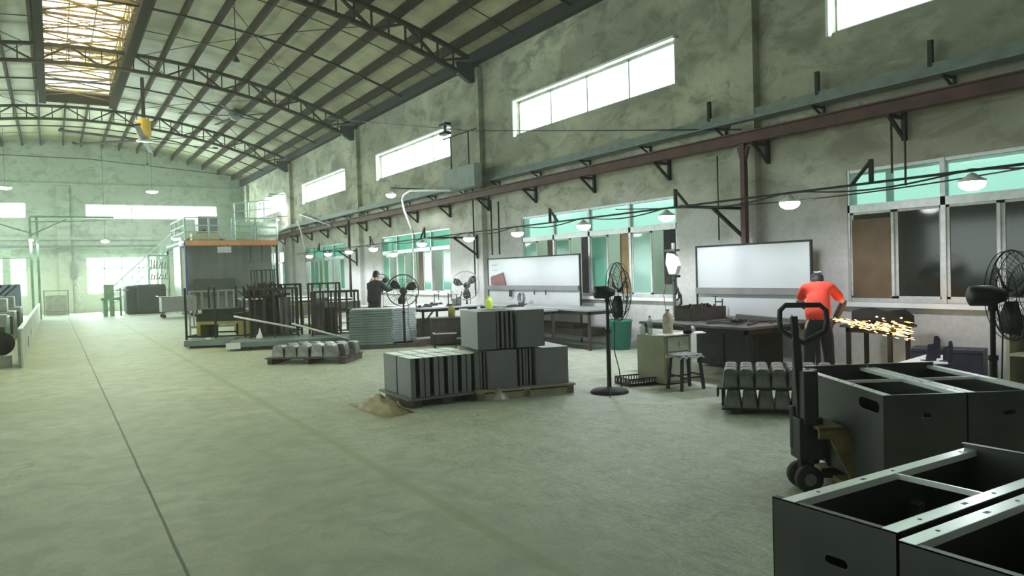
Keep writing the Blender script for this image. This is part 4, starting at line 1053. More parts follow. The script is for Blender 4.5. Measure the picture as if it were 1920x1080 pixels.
# green cabinet, items, stool, tray, bin
GCAB = mat('olive_cabinet_paint', (.26, .27, .17), .6, 0, .12, 3); GCAB2 = mat('sage_drawer_paint', (.38, .43, .34), .5, 0, .1, 3)
t = thing('tool_cabinet', 'olive green steel cabinet with sage drawer front beside the stool', 'cabinet', (7.35, 7.9, 0), -.06)
b = MB(); b.box(0, .5, 0, .62, .02, .7); b.build('body', GCAB, t, bevel=.006)
b = MB(); b.box(.06, .44, -.015, 0, .48, .68); dr = b.build('drawer', GCAB2, t, bevel=.004)
b = MB(); b.cyl((.28, -.03, .59), (.28, -.015, .59), .018, 10); b.box(.26, .3, -.025, -.015, .54, .56); b.build('drawer_lock', ALU, dr)
b = MB(); b.box(.06, .44, -.015, 0, .06, .46); dd_ = b.build('door', GCAB2, t, bevel=.004)
b = MB(); b.box(.39, .41, -.03, -.015, .3, .38); b.build('handle', ALU, dd_)
b = MB(); b.prism([(-.02, -.05, .71), (.7, -.1, .71), (.8, .1, .71), (.72, .2, .71), (.2, .2, .71), (-.02, .15, .71)], (0, 0, .012)); b.build('top_sheet', WHITE, t)
def bottle(name, label, loc, r, h, body, cap=BLACK, cat='bottle', seg=18):
    t = thing(name, label, cat, loc); b = MB(); b.lathe([(r * .9, 0), (r, .01), (r, h * .68), (r * .85, h * .78), (r * .35, h * .88), (r * .35, h * .94)], (0, 0, 0), seg); b.build('body', body, t, True)
    b = MB(); b.lathe([(r * .42, h * .93), (r * .42, h)], (0, 0, 0), seg); b.build('cap', cap, t); return t
bottle('drink_bottle', 'slim clear bottle with black cap at the left of the green cabinet top', (7.48, 8.33, .7), .04, .27, MATS['pet_plastic'])
bottle('drink_bottle', 'small squat clear bottle, leftmost on the green cabinet top', (7.42, 8.42, .7), .045, .16, MATS['pet_plastic'], mat('grey_cap', (.3, .3, .3)))
t = bottle('oil_canister', 'tall tan canister with printed side on the green cabinet', (7.62, 8.1, .712), .075, .36, mat('tan_canister', (.52, .46, .34), .5, 0, .2, 14), mat('grey_cap', (.3, .3, .3)), 'canister')
t = thing('tape_measure', 'small black and silver gauge on the front corner of the green cabinet', 'gauge', (7.78, 7.82, .722))
b = MB(); b.box(-.09, -.02, -.04, .04, 0, .13); b.box(-.09, .0, -.04, .04, .0, .04); b.build('bracket', BLACK, t); b = MB(); b.lathe([(.05, -.03), (.05, .03)], (.03, 0, .06), 16, (0, 1, 0)); b.build('dial', ALU, t, True)
t = thing('stool', 'small dark four-legged stool with a grey cloth seat', 'stool', (7.38, 7.52, 0), -.1)
b = MB(); b.box(-.19, .19, -.15, .15, .44, .475); b.build('seat', STEEL_DK, t)
for sx in (-1, 1):
    for sy in (-1, 1): b = MB(); b.bar((sx * .15, sy * .12, .44), (sx * .19, sy * .15, 0), .035); b.build('leg', STEEL_DK, t)
b = MB(); b.bar((-.17, -.135, .17), (.17, -.135, .17), .02); b.bar((-.17, .135, .17), (.17, .135, .17), .02); b.bar((.17, -.13, .2), (.17, .13, .2), .02); b.bar((-.17, -.13, .2), (-.17, .13, .2), .02); b.build('stretcher', STEEL_DK, t)
random.seed(5); b = MB(); g = {}
for i in range(13):
    for j in range(11):
        x, y = -.21 + .42 * i / 12, -.17 + .34 * j / 10; e = (abs(x) > .195) or (abs(y) > .155)
        g[i, j] = b.bm.verts.new((x, y, .484 + random.uniform(0, .008) - (.07 * random.uniform(.4, 1) if e else 0)))
for i in range(12):
    for j in range(10): b.bm.faces.new([g[i, j], g[i + 1, j], g[i + 1, j + 1], g[i, j + 1]])
o = b.build('seat_cloth', mat('grey_rag', (.36, .39, .38), .9, 0, .1, 9), None, True); o.location = (7.38, 7.52, 0); o.rotation_euler = (0, 0, -.1)
tag(o, 'crumpled grey cloth draped on the small stool', 'cloth')
t = thing('crate', 'low black plastic crate on the floor by the pedestal fan', 'crate', (6.92, 8.15, 0), -.15)
b = MB(); W_, D_, H_ = .55, .42, .11
b.box(0, W_, 0, D_, 0, .012)
for x in range(0, 12): b.box(x * .046, x * .046 + .012, 0, .012, 0, H_); b.box(x * .046, x * .046 + .012, D_ - .012, D_, 0, H_)
for y in range(0, 10): b.box(0, .012, y * .045, y * .045 + .012, 0, H_); b.box(W_ - .012, W_, y * .045, y * .045 + .012, 0, H_)
b.box(0, W_, 0, .012, H_ - .02, H_); b.box(0, W_, D_ - .012, D_, H_ - .02, H_); b.box(0, .012, 0, D_, H_ - .02, H_); b.box(W_ - .012, W_, 0, D_, H_ - .02, H_); b.box(0, W_, 0, .012, 0, .04); b.box(0, .012, 0, D_, 0, .04)
b.build('basket', BLACK, t)
b = MB(); b.box(.1, .3, .05, .12, .014, .03); b.box(.32, .45, .06, .1, .014, .04); b.build('label_plate', WHITE, t)
t = thing('waste_bin', 'tall teal green bin under the window behind the pedestal fan', 'bin', (10.0, 12.05, 0)); tealbin = mat('teal_bin_plastic', (.03, .23, .17), .45, 0, .1, 4)
b = MB(); b.lathe([(.2, 0), (.25, .58), (.265, .58), (.265, .62), (.235, .62), (.18, .02)], (0, 0, 0), 26); b.build('body', tealbin, t, True)
b = MB(); b.box(-.3, -.24, -.06, .06, .5, .58); b.build('grip', tealbin, t)

# ------------------------------------------------------------------ things on the middle bench and box stack
bench('workbench', 'low-set table behind the box stacks carrying the yellow-green jug', 8.0, 9.25, 13.2, 15.2, .84, mat('grey_bench_top', (.3, .3, .3)), STEEL_BR)
JUG = mat('lime_plastic', (.62, .8, .12), .45, 0, .05, 6)
t = thing('jug', 'bright yellow-green plastic jug standing on the table behind the box stacks', 'jug', (8.17, 14.3, .84), .5)
b = MB(); b.lathe([(.07, 0), (.085, .02), (.085, .2), (.06, .25), (.035, .27), (.035, .3)], (0, 0, 0), 20); b.build('body', JUG, t, True)
b = MB(); b.tube([(.05, 0, .27), (.1, 0, .25), (.1, 0, .15), (.08, 0, .12)], .013, 8); b.build('handle', JUG, t, True); b = MB(); b.lathe([(.038, .29), (.038, .32)], (0, 0, 0), 14); b.build('cap', JUG, t)
t = thing('cutting_torch', 'black hand tool with tangled hose on the table behind the box stacks', 'tool', (8.6, 14.3, .84), .3)
b = MB(); b.tube([(-.2, 0, .02), (.1, .02, .06), (.4, .05, .06), (.5, .08, .03)], [.012, .03, .035, .02], 8); b.build('body', BLACK, t, True); b = MB(); b.tube([(.4, .05, .06), (.5, -.2, .1), (.2, -.2, .05), (-.1, -.1, .02)], .012, 6); b.build('hose', CABLE, t)
b = MB(); b.lathe([(.07, 0), (.075, .1)], (0, 0, 0), 14); o = b.build('black_cup', BLACK, None, True); o.location = (9.35, 14.85, .85); tag(o, 'small black tub on the bench under the middle whiteboard', 'tub')
# under the middle bench
b = MB(); b.box(9.45, 10.05, 12.6, 15.5, .27, .42); b.box(9.5, 9.95, 13.0, 15.0, .42, .5); tag(b.build('stored_bar_stock', STEEL_BR), 'dark flat stock stored on the shelf of the bench under the middle whiteboard', 'steel stock')

# dark cabinet with canister and paper
t = thing('dark_cabinet', 'low dark brown cabinet with a papered top behind the left box pallet', 'cabinet', (7.45, 15.75, 0), -.35)
b = MB(); b.box(0, .95, 0, .5, .03, .62); b.build('body', STEEL_BR, t, bevel=.01); b = MB(); b.box(-.02, .97, -.02, .52, .62, .65); b.build('top', STEEL_BR, t)
b = MB(); b.box(.5, .85, -.012, 0, .12, .33); b.build('recess', BLACK, t); b = MB(); b.box(.55, .75, -.02, -.012, .14, .18); b.build('tag_plate', ALU, t)
t = bottle('oil_canister', 'olive brown canister standing on the low dark cabinet', (8.0, 15.8, .65), .085, .3, mat('olive_canister', (.3, .26, .08), .5, 0, .25, 10), BLACK, 'canister')
b = MB(); b.M = Matrix.Translation((8.14, 15.66, .65)) @ R2(-.35, 4, 'Z') @ R2(radians(-14), 4, 'X'); b.box(0, .2, 0, .01, 0, .19); tag(b.build('paper_sheet', WHITE), 'white paper sheet propped up beside the olive canister', 'paper')
t = thing('steel_stand', 'thin white-edged steel stand in front of the low dark cabinet', 'stand', (7.2, 15.1, 0), -.35)
b = MB(); b.bar((0, 0, .34), (.5, 0, .34), .03); b.bar((0, 0, .34), (0, .3, .34), .03); b.build('top_rail', ALU, t)
for x, y in ((0.015, 0), (.48, 0), (.015, .28)): b = MB(); b.bar((x, y, 0), (x, y, .33), .025); b.build('leg', STEEL_DK, t)

# clamps and tools on the white bench
CL = mat('dark_clamp', (.05, .048, .045), .5, .3, .2, 9)
def clamp(label, x, y, z, h, rz, c='clamp'):
    t = thing('screw_clamp', label, 'clamp', (x, y, z), rz)
    b = MB(); b.bar((0, 0, 0), (0, 0, h), .02); b.bar((0, 0, .015), (.12, 0, .015), .022); b.bar((0, 0, h - .05), (.13, 0, h - .05), .022); b.build('frame', CL, t)
    b = MB(); b.cyl((.12, 0, h - .2), (.12, 0, h + .04), .009, 8); b.bar((.07, 0, h + .04), (.17, 0, h + .04), .012); b.build('screw', CL, t)
clamp('tall dark screw clamp near the middle of the white clamp-strewn bench', 8.45, 16.85, .85, .34, .4)
clamp('second screw clamp at the near edge of the white bench, right of the tall one', 8.85, 16.95, .85, .25, 2.1)
clamp('screw clamp by the pedestal fan on the white bench', 7.9, 17.6, .85, .28, 1.0)
clamp('screw clamp at the far side of the white bench', 8.9, 18.6, .85, .3, -.5)
clamp('screw clamp on the sill-side end of the dark workbench', 9.95, 9.2, .8, .3, 2.6)
t = thing('mini_vice', 'grey bench vice with a bent dark arm on the white bench', 'vice', (9.05, 17.6, .85), .6)
b = MB(); b.box(-.12, .12, -.06, .06, 0, .1); b.box(-.12, -.06, -.06, .06, .1, .16); b.box(.04, .1, -.06, .06, .1, .16); b.build('body', GALV_DK, t, bevel=.006); b = MB(); b.tube([(.1, 0, .1), (.3, 0, .22), (.42, .05, .32)], .014, 8); b.build('arm', CL, t)
random.seed(3)
for k, lb in enumerate(('flat grey fixture at the near left of the white bench', 'flat grey fixture in the middle of the white bench', 'flat grey fixture toward the window side of the white bench', 'short flat bar lying along the near edge of the white bench')):
    x, y = (7.85, 8.3, 8.75, 8.6)[k], (17.0, 17.6, 18.2, 16.9)[k]
    b = MB(); b.box(-.2, .2, -.03, .03, 0, .025); b.box(-.15, -.08, -.05, .05, .025, .06); b.box(.1, .16, -.04, .04, .025, .05); o = b.build('jig_bar', CL); o.location = (x, y, .851); o.rotation_euler = (0, 0, random.uniform(-.6, .6)); tag(o, lb, 'fixture')
b = MB(); b.bar((7.4, 16.6, 0), (7.28, 16.62, .93), .04); tag(b.build('leaning_bar', ALU_W), 'white bar leaning on the near left corner of the white bench', 'bar')
t = thing('storage_crate', 'dark stacked trays under the white bench', 'tray', (7.95, 17.3, 0)); b = MB(); b.box(0, .9, 0, 1.1, .02, .3); b.box(.05, .85, .05, 1.0, .3, .5); b.build('tray', STEEL_BR, t, bevel=.01)
b = MB(); b.box(7.3, 8.1, 16.2, 16.75, 0, .14); tag(b.build('flat_carton', mat('pale_carton', (.5, .5, .47), .7)), 'pale flat slab on the floor under the white bench edge', 'carton')

# stacks of galvanised sheets
def sheet_stack(cx, cy, w, d, n, h, rz, m, lbl, group, seed, z0=.1):
    random.seed(seed); th = (h - z0) / n; base = None
    for i in range(n):
        b = MB(); k = 9
        ja = random.uniform(-.018, .018); 
        pts = [(-w / 2 + ja, -d / 2 + random.uniform(-.01, .01)), (w / 2 + ja + random.uniform(-.01, .02), -d / 2 + random.uniform(-.01, .01)), (w / 2 + ja + random.uniform(-.02, .03), d / 2), (-w / 2 + ja, d / 2)]
        zz = z0 + th * i; q = th * .5
        b.prism([(x, y, 0) for x, y in pts], (0, 0, th * .86))
        b.prism([(x * 1.015 - .006, y * 1.015, th * .25) for x, y in pts], (0, 0, th * .14))
        o = b.build('sheet_bundle', m); o.location = (cx, cy, zz); o.rotation_euler = (0, random.uniform(-.004, .004), rz + random.uniform(-.006, .006))
        tag(o, '%s, %s' % (lbl, 'bottommost' if i == 0 else 'topmost' if i == n - 1 else '%s from the bottom' % ORDW[i]), 'steel sheets', group)
SG = mat('greenish_galvanised', (.26, .32, .31), .42, .3, .15, 3); SB = mat('bluish_galvanised', (.68, .77, .82), .35, .3, .12, 3)
srz = math.atan2(15.93 - 17.0, 6.39 - 5.85) + .55
sheet_stack(6.32, 16.62, .95, .8, 14, .92, -.45, SG, 'greenish sheet layer, left half of the big sheet stack', 'left sheet stack', 2)
sheet_stack(7.1, 16.75, .6, .5, 14, .9, -.05, SB, 'pale bluish sheet layer, right half of the big sheet stack', 'right sheet stack', 4)
b = MB(); b.M = Matrix.Translation((6.35, 16.6, 0)) @ R2(-.35, 4, 'Z')
b.box(-.5, 1.2, -.4, -.3, 0, .098); b.box(-.5, 1.2, .3, .4, 0, .098); tag(b.build('timber_bearers', WOOD_DK), 'dark timber bearers under the big sheet stack', 'pallet')
b = MB(); b.box(6.45, 7.4, 20.3, 21.2, .8, .98); tag(b.build('sheet_pile', GALV_DK), 'flat pile of dull sheets on the grey bench left of the dark-clothed worker', 'sheets')

# ------------------------------------------------------------------ frames and stock in the middle of the hall
def stillage(name, label, loc, rz, L_, W_, H_, m, posts=3, slats=0, top=True, low=True, cat='rack'):
    t = thing(name, label, cat, loc, rz)
    for i in range(posts):
        for y in (0, W_):
            x = L_ * i / (posts - 1); b = MB(); b.bar((x, y, 0), (x, y, H_), .045); b.build('post', m, t)
    b = MB()
    if top:
        for y in (0, W_): b.bar((0, y, H_), (L_, y, H_), .04)
        for x in (0, L_): b.bar((x, 0, H_), (x, W_, H_), .04)
        b.build('top_rail', m, t); b = MB()
    if low:
        for y in (0, W_): b.bar((0, y, .25), (L_, y, .25), .04)
        for x in (0, L_): b.bar((x, 0, .25), (x, W_, .25), .04)
    if low: b.build('bottom_rail', m, t)
    else: b.bm.free()
    if slats:
        b = MB()
        for i in range(slats): x = L_ * (i + .5) / slats; b.bar((x, 0, .3), (x, 0, H_), .05, .02)
        b.build('slats', m, t)
    return t
stillage('steel_stillage', 'open steel stillage with tall thin posts at the left of the stacked frames', (2.85, 20.6, 0), -.55, 1.5, 1.5, 1.5, STEEL_DK, 3, 0, False, True)
GR = mat('grey_railing_steel', (.3, .32, .29), .5, .2, .1, 5)
stillage('slatted_barrier', 'grey slatted railing frame standing behind the thin-posted stillage', (3.5, 24.5, 0), -.15, 2.6, .5, 1.35, GR, 3, 11)
stillage('steel_rack', 'dark brown steel rack packed with uprights beside the thin-posted stillage', (4.15, 19.3, .0), -.25, 1.15, .9, 1.42, STEEL_BR, 3, 5)
stillage('steel_rack', 'dark rack with a cluttered top right behind the brown rack', (4.75, 20.9, 0), -.25, 1.1, .9, 1.5, STEEL_DK, 3, 4)
stillage('steel_rack', 'brown table frame between the racks and the sheet stack', (5.5, 18.6, 0), -.35, 1.15, 1.0, 1.3, STEEL_BR, 3, 6)
stillage('steel_rack', 'taller brown post frame touching the left side of the sheet stack', (5.95, 20.4, 0), -.3, .85, .7, 1.5, STEEL_BR, 2, 4)
stillage('yellow_rack', 'yellowish steel frame half hidden behind the brown racks', (5.0, 22.6, 0), -.2, 1.2, .8, .95, mat('dull_yellow_frame', (.38, .33, .07), .6), 3, 0)
stillage('yellow_rack', 'yellow-brown frame between the brown table frame and the far benches', (6.0, 21.7, 0), -.2, .9, .6, .9, mat('dull_yellow_frame', (.38, .33, .07)), 2, 3)
bench('work_table', 'long pale-topped table behind the brown racks', 5.9, 9.0, 25.5, 27.2, .92, mat('pale_table', (.5, .52, .5), .5), STEEL_DK, shelf=.4)
bench('work_table', 'second long table further back by the fourth low window', 6.5, 9.2, 30.5, 32.5, .9, mat('pale_table', (.5, .52, .5)), STEEL_DK, shelf=.4)
bench('work_table', 'grey cabinet-like table near the pillar in the far right corner', 8.8, 10.1, 33.5, 36.5, .9, mat('pale_table', (.5, .52, .5)), STEEL_DK)
b = MB(); b.box(5.6, 7.1, 22.9, 23.6, .55, .85); b.box(5.6, 5.68, 22.9, 23.6, 0, .55); b.box(7.02, 7.1, 22.9, 23.6, 0, .55); tag(b.build('long_box', GALV_DK), 'long grey steel box on legs behind the brown table frame', 'box')
# rods on trestles, sheets on floor
t = thing('steel_box_stack', 'dark stock piled on yellow bearers inside the thin-posted stillage', 'steel stock', (3.0, 21.0, 0), -.55)
b = MB(); b.box(.1, 1.3, .15, 1.3, .6, .8); b.box(.2, 1.0, .3, 1.2, .8, .92); b.build('stock', STEEL_DK, t); b = MB(); b.box(.1, 1.3, .15, .25, .52, .6); b.box(.1, 1.3, 1.1, 1.2, .52, .6); b.box(.1, .2, .15, 1.2, 0, .52); b.box(1.2, 1.3, .15, 1.2, 0, .52); b.build('bearer', mat('dull_yellow_frame', (.38, .33, .07)), t)
BS = mat('bluegrey_sheet', (.2, .27, .27), .5, .2, .12, 2)
t = thing('sheet_slab', 'low blue-grey slab of stacked sheets on the floor before the racks', 'sheets', (3.4, 18.35, 0), -.28)
b = MB(); b.box(0, 3.0, 0, 1.7, .09, .17); b.box(.05, 2.9, .03, 1.6, .17, .2); b.build('sheets', BS, t); b = MB(); b.box(.5, 2.4, .1, .2, 0, .09); b.box(.5, 2.4, 1.4, 1.5, 0, .09); b.build('bearer', WOOD_DK, t); b = MB(); b.box(-.02, .3, -.02, .02, .06, .2); b.build('white_wrapping', WHITE, t)
t = thing('sheet_slab', 'smaller blue-grey sheets lying at the foot of the thin-posted stillage', 'sheets', (2.7, 20.0, 0), -.4)
b = MB(); b.box(0, 1.3, 0, .9, .06, .2); b.build('sheets', BS, t); b = MB(); b.box(.1, 1.2, .1, .2, 0, .06); b.box(.1, 1.2, .7, .8, 0, .06); b.build('bearer', WOOD_DK, t)
crumple('white_rag', 'white crumpled sheet lying among the brown racks', (4.35, 19.2), .14, .12, .55, WHITE, 8, 8)
crumple('white_rag', 'pale scrap of wrapping on the smaller blue-grey sheets', (3.3, 20.2), .22, .16, .34, WHITE, 9, 8)
for (a, c_, lb) in (((3.75, 19.2, .78), (5.0, 18.3, .46), 'pale pipe sloping down across the brown racks, left one'), ((5.0, 18.6, .55), (6.15, 17.3, .12), 'pale pipe sloping down toward the sheet stack, right one')):
    pipe_thing('sloping_pipe', lb, [Vector(a), Vector(c_)], .025, ALU_W)
crumple('scrap_pile', 'small dark scrap heap on the floor at the left of the sheet stack', (5.7, 17.5), .35, .25, .22, STEEL_DK, 12, 10)

# trolley, far machines
t = thing('trolley', 'grey box trolley on castors in front of the grey room', 'trolley', (4.15, 37.2, 0))
b = MB(); b.box(0, 1.5, 0, .9, .28, .98); b.build('body', mat('trolley_grey', (.25, .25, .26), .5), t, bevel=.01); b = MB(); b.tube([(.0, .05, .95), (-.12, .05, 1.0), (-.12, .85, 1.0), (0, .85, .95)], .02, 8); b.build('push_bar', ALU, t)
for x in (.1, 1.4):
    for y in (.1, .8): b = MB(); b.lathe([(.09, -.03), (.09, .03)], (x, y, .09), 14, (0, 1, 0)); b.bar((x, y, .1), (x, y, .28), .03); b.build('castor', RUBBER, t)
t = thing('drill_press', 'green pedestal machine at the foot of the stairs', 'machine', (2.3, 43.0, 0))
b = MB(); b.box(-.2, .0, -.25, .25, 0, .8); b.box(.1, .3, -.25, .25, 0, .8); b.box(-.3, .6, -.3, .3, .8, .95); b.build('stand', GREEN_MACH, t); b = MB(); b.box(-.15, .3, -.2, .2, .95, 1.6); b.cyl((.6, 0, 0), (.6, 0, 1.4), .05); b.bar((.3, 0, 1.3), (1.0, 0, 1.3), .06); b.build('head', GREEN_MACH, t)
b = MB(); b.box(3.7, 5.1, 43.5, 46, .0, 1.55); b.box(3.2, 3.9, 43.7, 45.4, 0, 1.5); tag(b.build('covered_machine', mat('dark_cover', (.06, .07, .065), .85, 0, .15, 1.5), None, False, .12), 'dark covered machine block under the stairs at the back', 'machine')
t = thing('storage_rack', 'green open rack of small parts beside the back window', 'rack', (4.6, 46.2, 0))
for x in (0, 1.0):
    for y in (0, .5): b = MB(); b.bar((x, y, 0), (x, y, 3.2), .06); b.build('post', GREEN_MACH, t)
for z in (.6, 1.2, 1.8, 2.4, 3.1): b = MB(); b.box(0, 1.0, 0, .5, z, z + .05); b.build('shelf', GREEN_MACH, t)
b = MB(); random.seed(4)
for z in (1.85, 2.45):
    for k in range(6): b.bar((.1 + k * .14, .1, z), (.15 + k * .14, .1, z + random.uniform(.2, .5)), .06)
tag(b.build('parts', STEEL_GREYGREEN, t), kind='stuff')
# stairs up to the loft
ST = mat('pale_green_stair_paint', (.42, .52, .46), .5, 0, .1, 4)
t = thing('staircase', 'pale green steel staircase rising to the loft past the back window', 'stairs', (2.3, 47.3, 0)); run, rise = 3.9, 3.7
for y in (0, .8):
    b = MB(); b.bar((0, y, .0), (run, y, rise), .05, .22, up=(0, 1, 0)); b.build('stringer', ST, t)
b = MB()
for k in range(1, 17): b.box(run * k / 17 - .12, run * k / 17 + .12, .02, .78, rise * k / 17 - .01, rise * k / 17 + .02)
tag(b.build('treads', ST, t))
for y in (0, .8):
    b = MB(); b.bar((0, y, .95), (run, y, rise + .95), .05); b.bar((0, y, .5), (run, y, rise + .5), .035)
    for k in range(6): x = run * k / 5; b.bar((x, y, rise * k / 5), (x, y, rise * k / 5 + .95), .04)
    b.build('handrail', ST, t)
b = MB(); b.box(3.0, 3.08, 0, .8, .05, 2.8); tag(b.build('support_frame', ST, t))

# ------------------------------------------------------------------ the grey room with a loft on top
t = thing('loft_platform', 'loft deck with orange-edged beam on a blue post over the grey room', 'platform', (5.65, 40.0, 0)); DX, DY = 4.5, 6.8
b = MB(); b.box(0, DX, -.06, .06, 3.42, 3.66); b.build('edge_beam', ORANGE, t)
b = MB(); b.box(-.06, DX, .06, DY, 3.55, 3.68); b.build('deck', STEEL_GREYGREEN, t)
b = MB(); b.box(-.06, .06, 0, DY, 3.4, 3.55); b.build('side_beam', STEEL_DK, t)
b = MB(); b.box(-.05, .05, -.05, .05, 0, 3.42); b.build('front_post', BLUE, t)
for x, y in ((DX - .06, .06), (0, DY), (DX - .06, DY)): b = MB(); b.box(x - .05, x + .05, y - .05, y + .05, 0, 3.42); b.build('post', STEEL_DK, t)
RL = mat('pale_teal_railing', (.42, .56, .54), .5, 0, .1, 4)
t = thing('loft_railing', 'pale teal guard railing along the front of the loft', 'railing', (5.65, 40.0, 3.68))
for k in range(5): x = DX * k / 4; b = MB(); b.bar((x, 0, 0), (x, 0, 1.15), .08); b.build('post', RL, t)
for z in (.12, .42, .75, 1.13): b = MB(); b.bar((0, 0, z), (DX, 0, z), .055); b.build('rail', RL, t)
for z in (.42, .75, 1.13): b = MB(); b.bar((0, 0, z), (0, 5, z), .05); b.build('rail', RL, t)
for y in (1.7, 3.4, 5): b = MB(); b.bar((0, y, 0), (0, y, 1.15), .06); b.build('post', RL, t)
t = thing('loft_railing', 'upper pale railing standing further back on the loft toward the side wall', 'railing', (8.6, 43.0, 3.68), -.6)
for x in (0, .8, 1.7): b = MB(); b.bar((x, 0, 0), (x, 0, 2.2), .07); b.build('post', RL, t)
for z in (1.2, 1.7, 2.15): b = MB(); b.bar((0, 0, z), (2.2, 0, z + .15), .05); b.build('rail', RL, t)
b = MB(); b.box(6.0, 7.3, 40.2, 40.9, 3.69, 4.05); tag(b.build('yellow_carton', mat('pale_yellow_carton', (.62, .58, .32), .8)), 'pale yellow carton behind the loft railing at left', 'carton')
for k, (x0, x1, z1, lb) in enumerate(((8.1, 9.1, 4.65, 'pale green sheet stood behind the loft railing, left one'), (9.15, 10.2, 4.6, 'pale green sheet stood behind the loft railing, right one'))):
    b = MB(); b.box(x0, x1, 40.15, 40.25, 3.69, z1); tag(b.build('pale_green_sheet', mat('pale_mint_sheet', (.48, .62, .45), .6)), lb, 'sheet')
crumple('stored_heap', 'dark heap of stored goods on the loft deck behind the railing', (6.9, 42.2), 1.2, .9, .8, STEEL_DK, 21, 12).location.z = 3.68
crumple('stored_heap', 'dark heap on the loft under the corner lamp', (9.4, 41.3), .5, .6, 1.25, STEEL_DK, 22, 12).location.z = 3.68
b = MB(); b.box(6.9, 7.9, 44, 45, 3.69, 5.2); tag(b.build('loft_crate', GALV_DK), 'grey crate near the back of the loft', 'crate')
b = MB(); corrugated(b, 0, 0, 4.3, 0, 3.4, .5, .03); b.bm.transform(Matrix.Translation((5.9, 41.6, .12)) @ R2(-pi / 2, 4, 'Z'))
bmesh.ops.transform(b.bm, matrix=Matrix.Identity(4), verts=b.bm.verts)
tag(b.build('grey_curtain', CURTAIN), 'large grey curtain closing the front of the room under the loft', 'curtain')
b = MB(); b.box(5.42, 5.5, 40.3, 42.6, 0, 3.4); tag(b.build('mint_screen', mat('mint_panel', (.4, .48, .42), .5)), 'pale mint panel at the left flank of the grey room', 'panel')
b = MB(); b.box(6.2, 8.2, 41.2, 41.45, .9, 1.75); tag(b.build('dark_board', mat('dark_slate_board', (.09, .1, .095), .8)), 'dark rectangular board standing in front of the grey curtain', 'board')
b = MB(); b.box(6.2, 6.28, 41.2, 41.4, 0, .9); b.box(8.1, 8.18, 41.2, 41.4, 0, .9); tag(b.build('board_trestle', STEEL_DK), 'thin trestle legs under the dark board by the grey curtain', 'trestle')
t = thing('hanging_sign', 'small blank white plate hanging from the orange loft beam', 'sign', (7.45, 39.9, 3.05)); b = MB(); b.box(-.33, .33, -.02, .02, 0, .3); b.build('plate', ALU_W, t)
for x in (-.2, .18): b = MB(); b.bar((x, 0, .3), (x, 0, .4), .02); b.build('hanger', STEEL_DK, t)
for x, lb in ((9.0, 'small dim work light in the grey room, left one'), (9.6, 'small dim work light in the grey room, right one')):
    t = thing('work_light', lb, 'lamp', (x, 41.2, 2.6)); b = MB(); b.lathe([(.16, 0), (.05, .08), (.02, .12)], (0, 0, 0), 12); b.build('shade', STEEL_GREYGREEN, t); b = MB(); b.cyl((0, 0, .1), (0, 0, .94), .02, 6); b.build('rod', STEEL_DK, t)
stillage('upright_rack', 'dark cluttered uprights in front of the right part of the grey curtain', (8.6, 38.6, 0), 0, 1.1, .8, 2.1, STEEL_DK, 3, 5)

# ------------------------------------------------------------------ left side: machine line behind a low white barrier
t = thing('low_barrier', 'long low off-white metal barrier running down the left of the aisle', 'barrier', (-.62, 18.3, 0))
b = MB(); b.box(0, .03, 0, 24, 0, .78); b.build('sheet', mat('offwhite_barrier', (.52, .55, .47), .6, 0, .12, 1.2), t)
b = MB(); b.box(-.04, .05, 0, 24, .78, .81); b.build('top_edge', ALU_W, t)
for k in range(8): b = MB(); b.box(-.05, 0, .02 + k * 3.4, .08 + k * 3.4, 0, .78); b.build('post', GR, t)
b = MB(); b.box(.03, .035, 4.0, 4.4, .15, .4); b.box(.03, .035, 6.6, 6.9, .3, .45); b.build('scuff_plate', STEEL_DK, t)
MG = mat('worn_grey_green', (.3, .35, .29), .55, .1, .25, 5)
t = thing('press_machine', 'grey-green machine with crank housing at the near end of the white barrier', 'machine', (-1.35, 18.6, 0))
b = MB(); b.box(-.35, .15, -.2, .7, .03, .1); b.box(-.22, .12, .0, .5, .1, 1.05); b.box(-.32, .2, -.12, .6, 1.05, 1.2); b.build('frame', MG, t, bevel=.02)
b = MB(); b.lathe([(.05, -.1), (.24, -.08), (.24, .06), (.05, .08)], (.38, .1, .5), 20, (.3, -1, 0)); b.cyl((.38, .1, .5), (.38, .6, .5), .12); b.build('flywheel', STEEL_DK, t, True)
b = MB(); b.box(.3, .55, .0, .4, 0, .25); b.build('motor_box', GR, t); b = MB(); b.lathe([(.1, 0), (.1, .12), (.05, .15)], (-.1, .1, 1.2), 14); b.build('top_cap', ALU_W, t, True); b = MB(); b.box(.2, .5, -.05, .3, .85, 1.1); b.build('feed_box', GR, t)
t = thing('press_machine', 'olive machine body cut by the left edge of the view', 'machine', (-2.2, 19.0, 0)); b = MB(); b.box(-.6, .45, 0, .9, 0, .55); b.box(-.5, .3, .2, .9, .55, 1.15); b.build('frame', GREEN_MACH, t, bevel=.03); b = MB(); b.lathe([(.05, -.05), (.2, -.04), (.2, .05), (.05, .06)], (.2, -.06, .35), 18, (0, -1, 0)); b.build('wheel', STEEL_DK, t)
random.seed(14)
for k, (y, lb) in enumerate(((23, 'second'), (27.5, 'third'), (32.5, 'fourth'))):
    t = thing('machine_block', 'green-grey machine behind the white barrier, %s from the near end' % lb, 'machine', (-1.75, y, 0))
    b = MB(); b.box(-.7, .7, 0, 1.6, 0, .9); b.box(-.4, .5, .2, 1.3, .9, 1.3); b.cyl((-.3, .3, 1.2), (-.3, .3, 1.75), .12); b.build('body', (GREEN_MACH, MG, STEEL_GREYGREEN)[k], t, bevel=.03)
    b = MB(); b.box(-.65, .65, -.03, 0, .2, .75); b.bar((.2, .5, 1.3), (.6, .4, 1.7), .05); b.build('guard', STEEL_DK, t)
LEAF = mat('green_tarp', (.12, .26, .1), .8, 0, .3, 3)
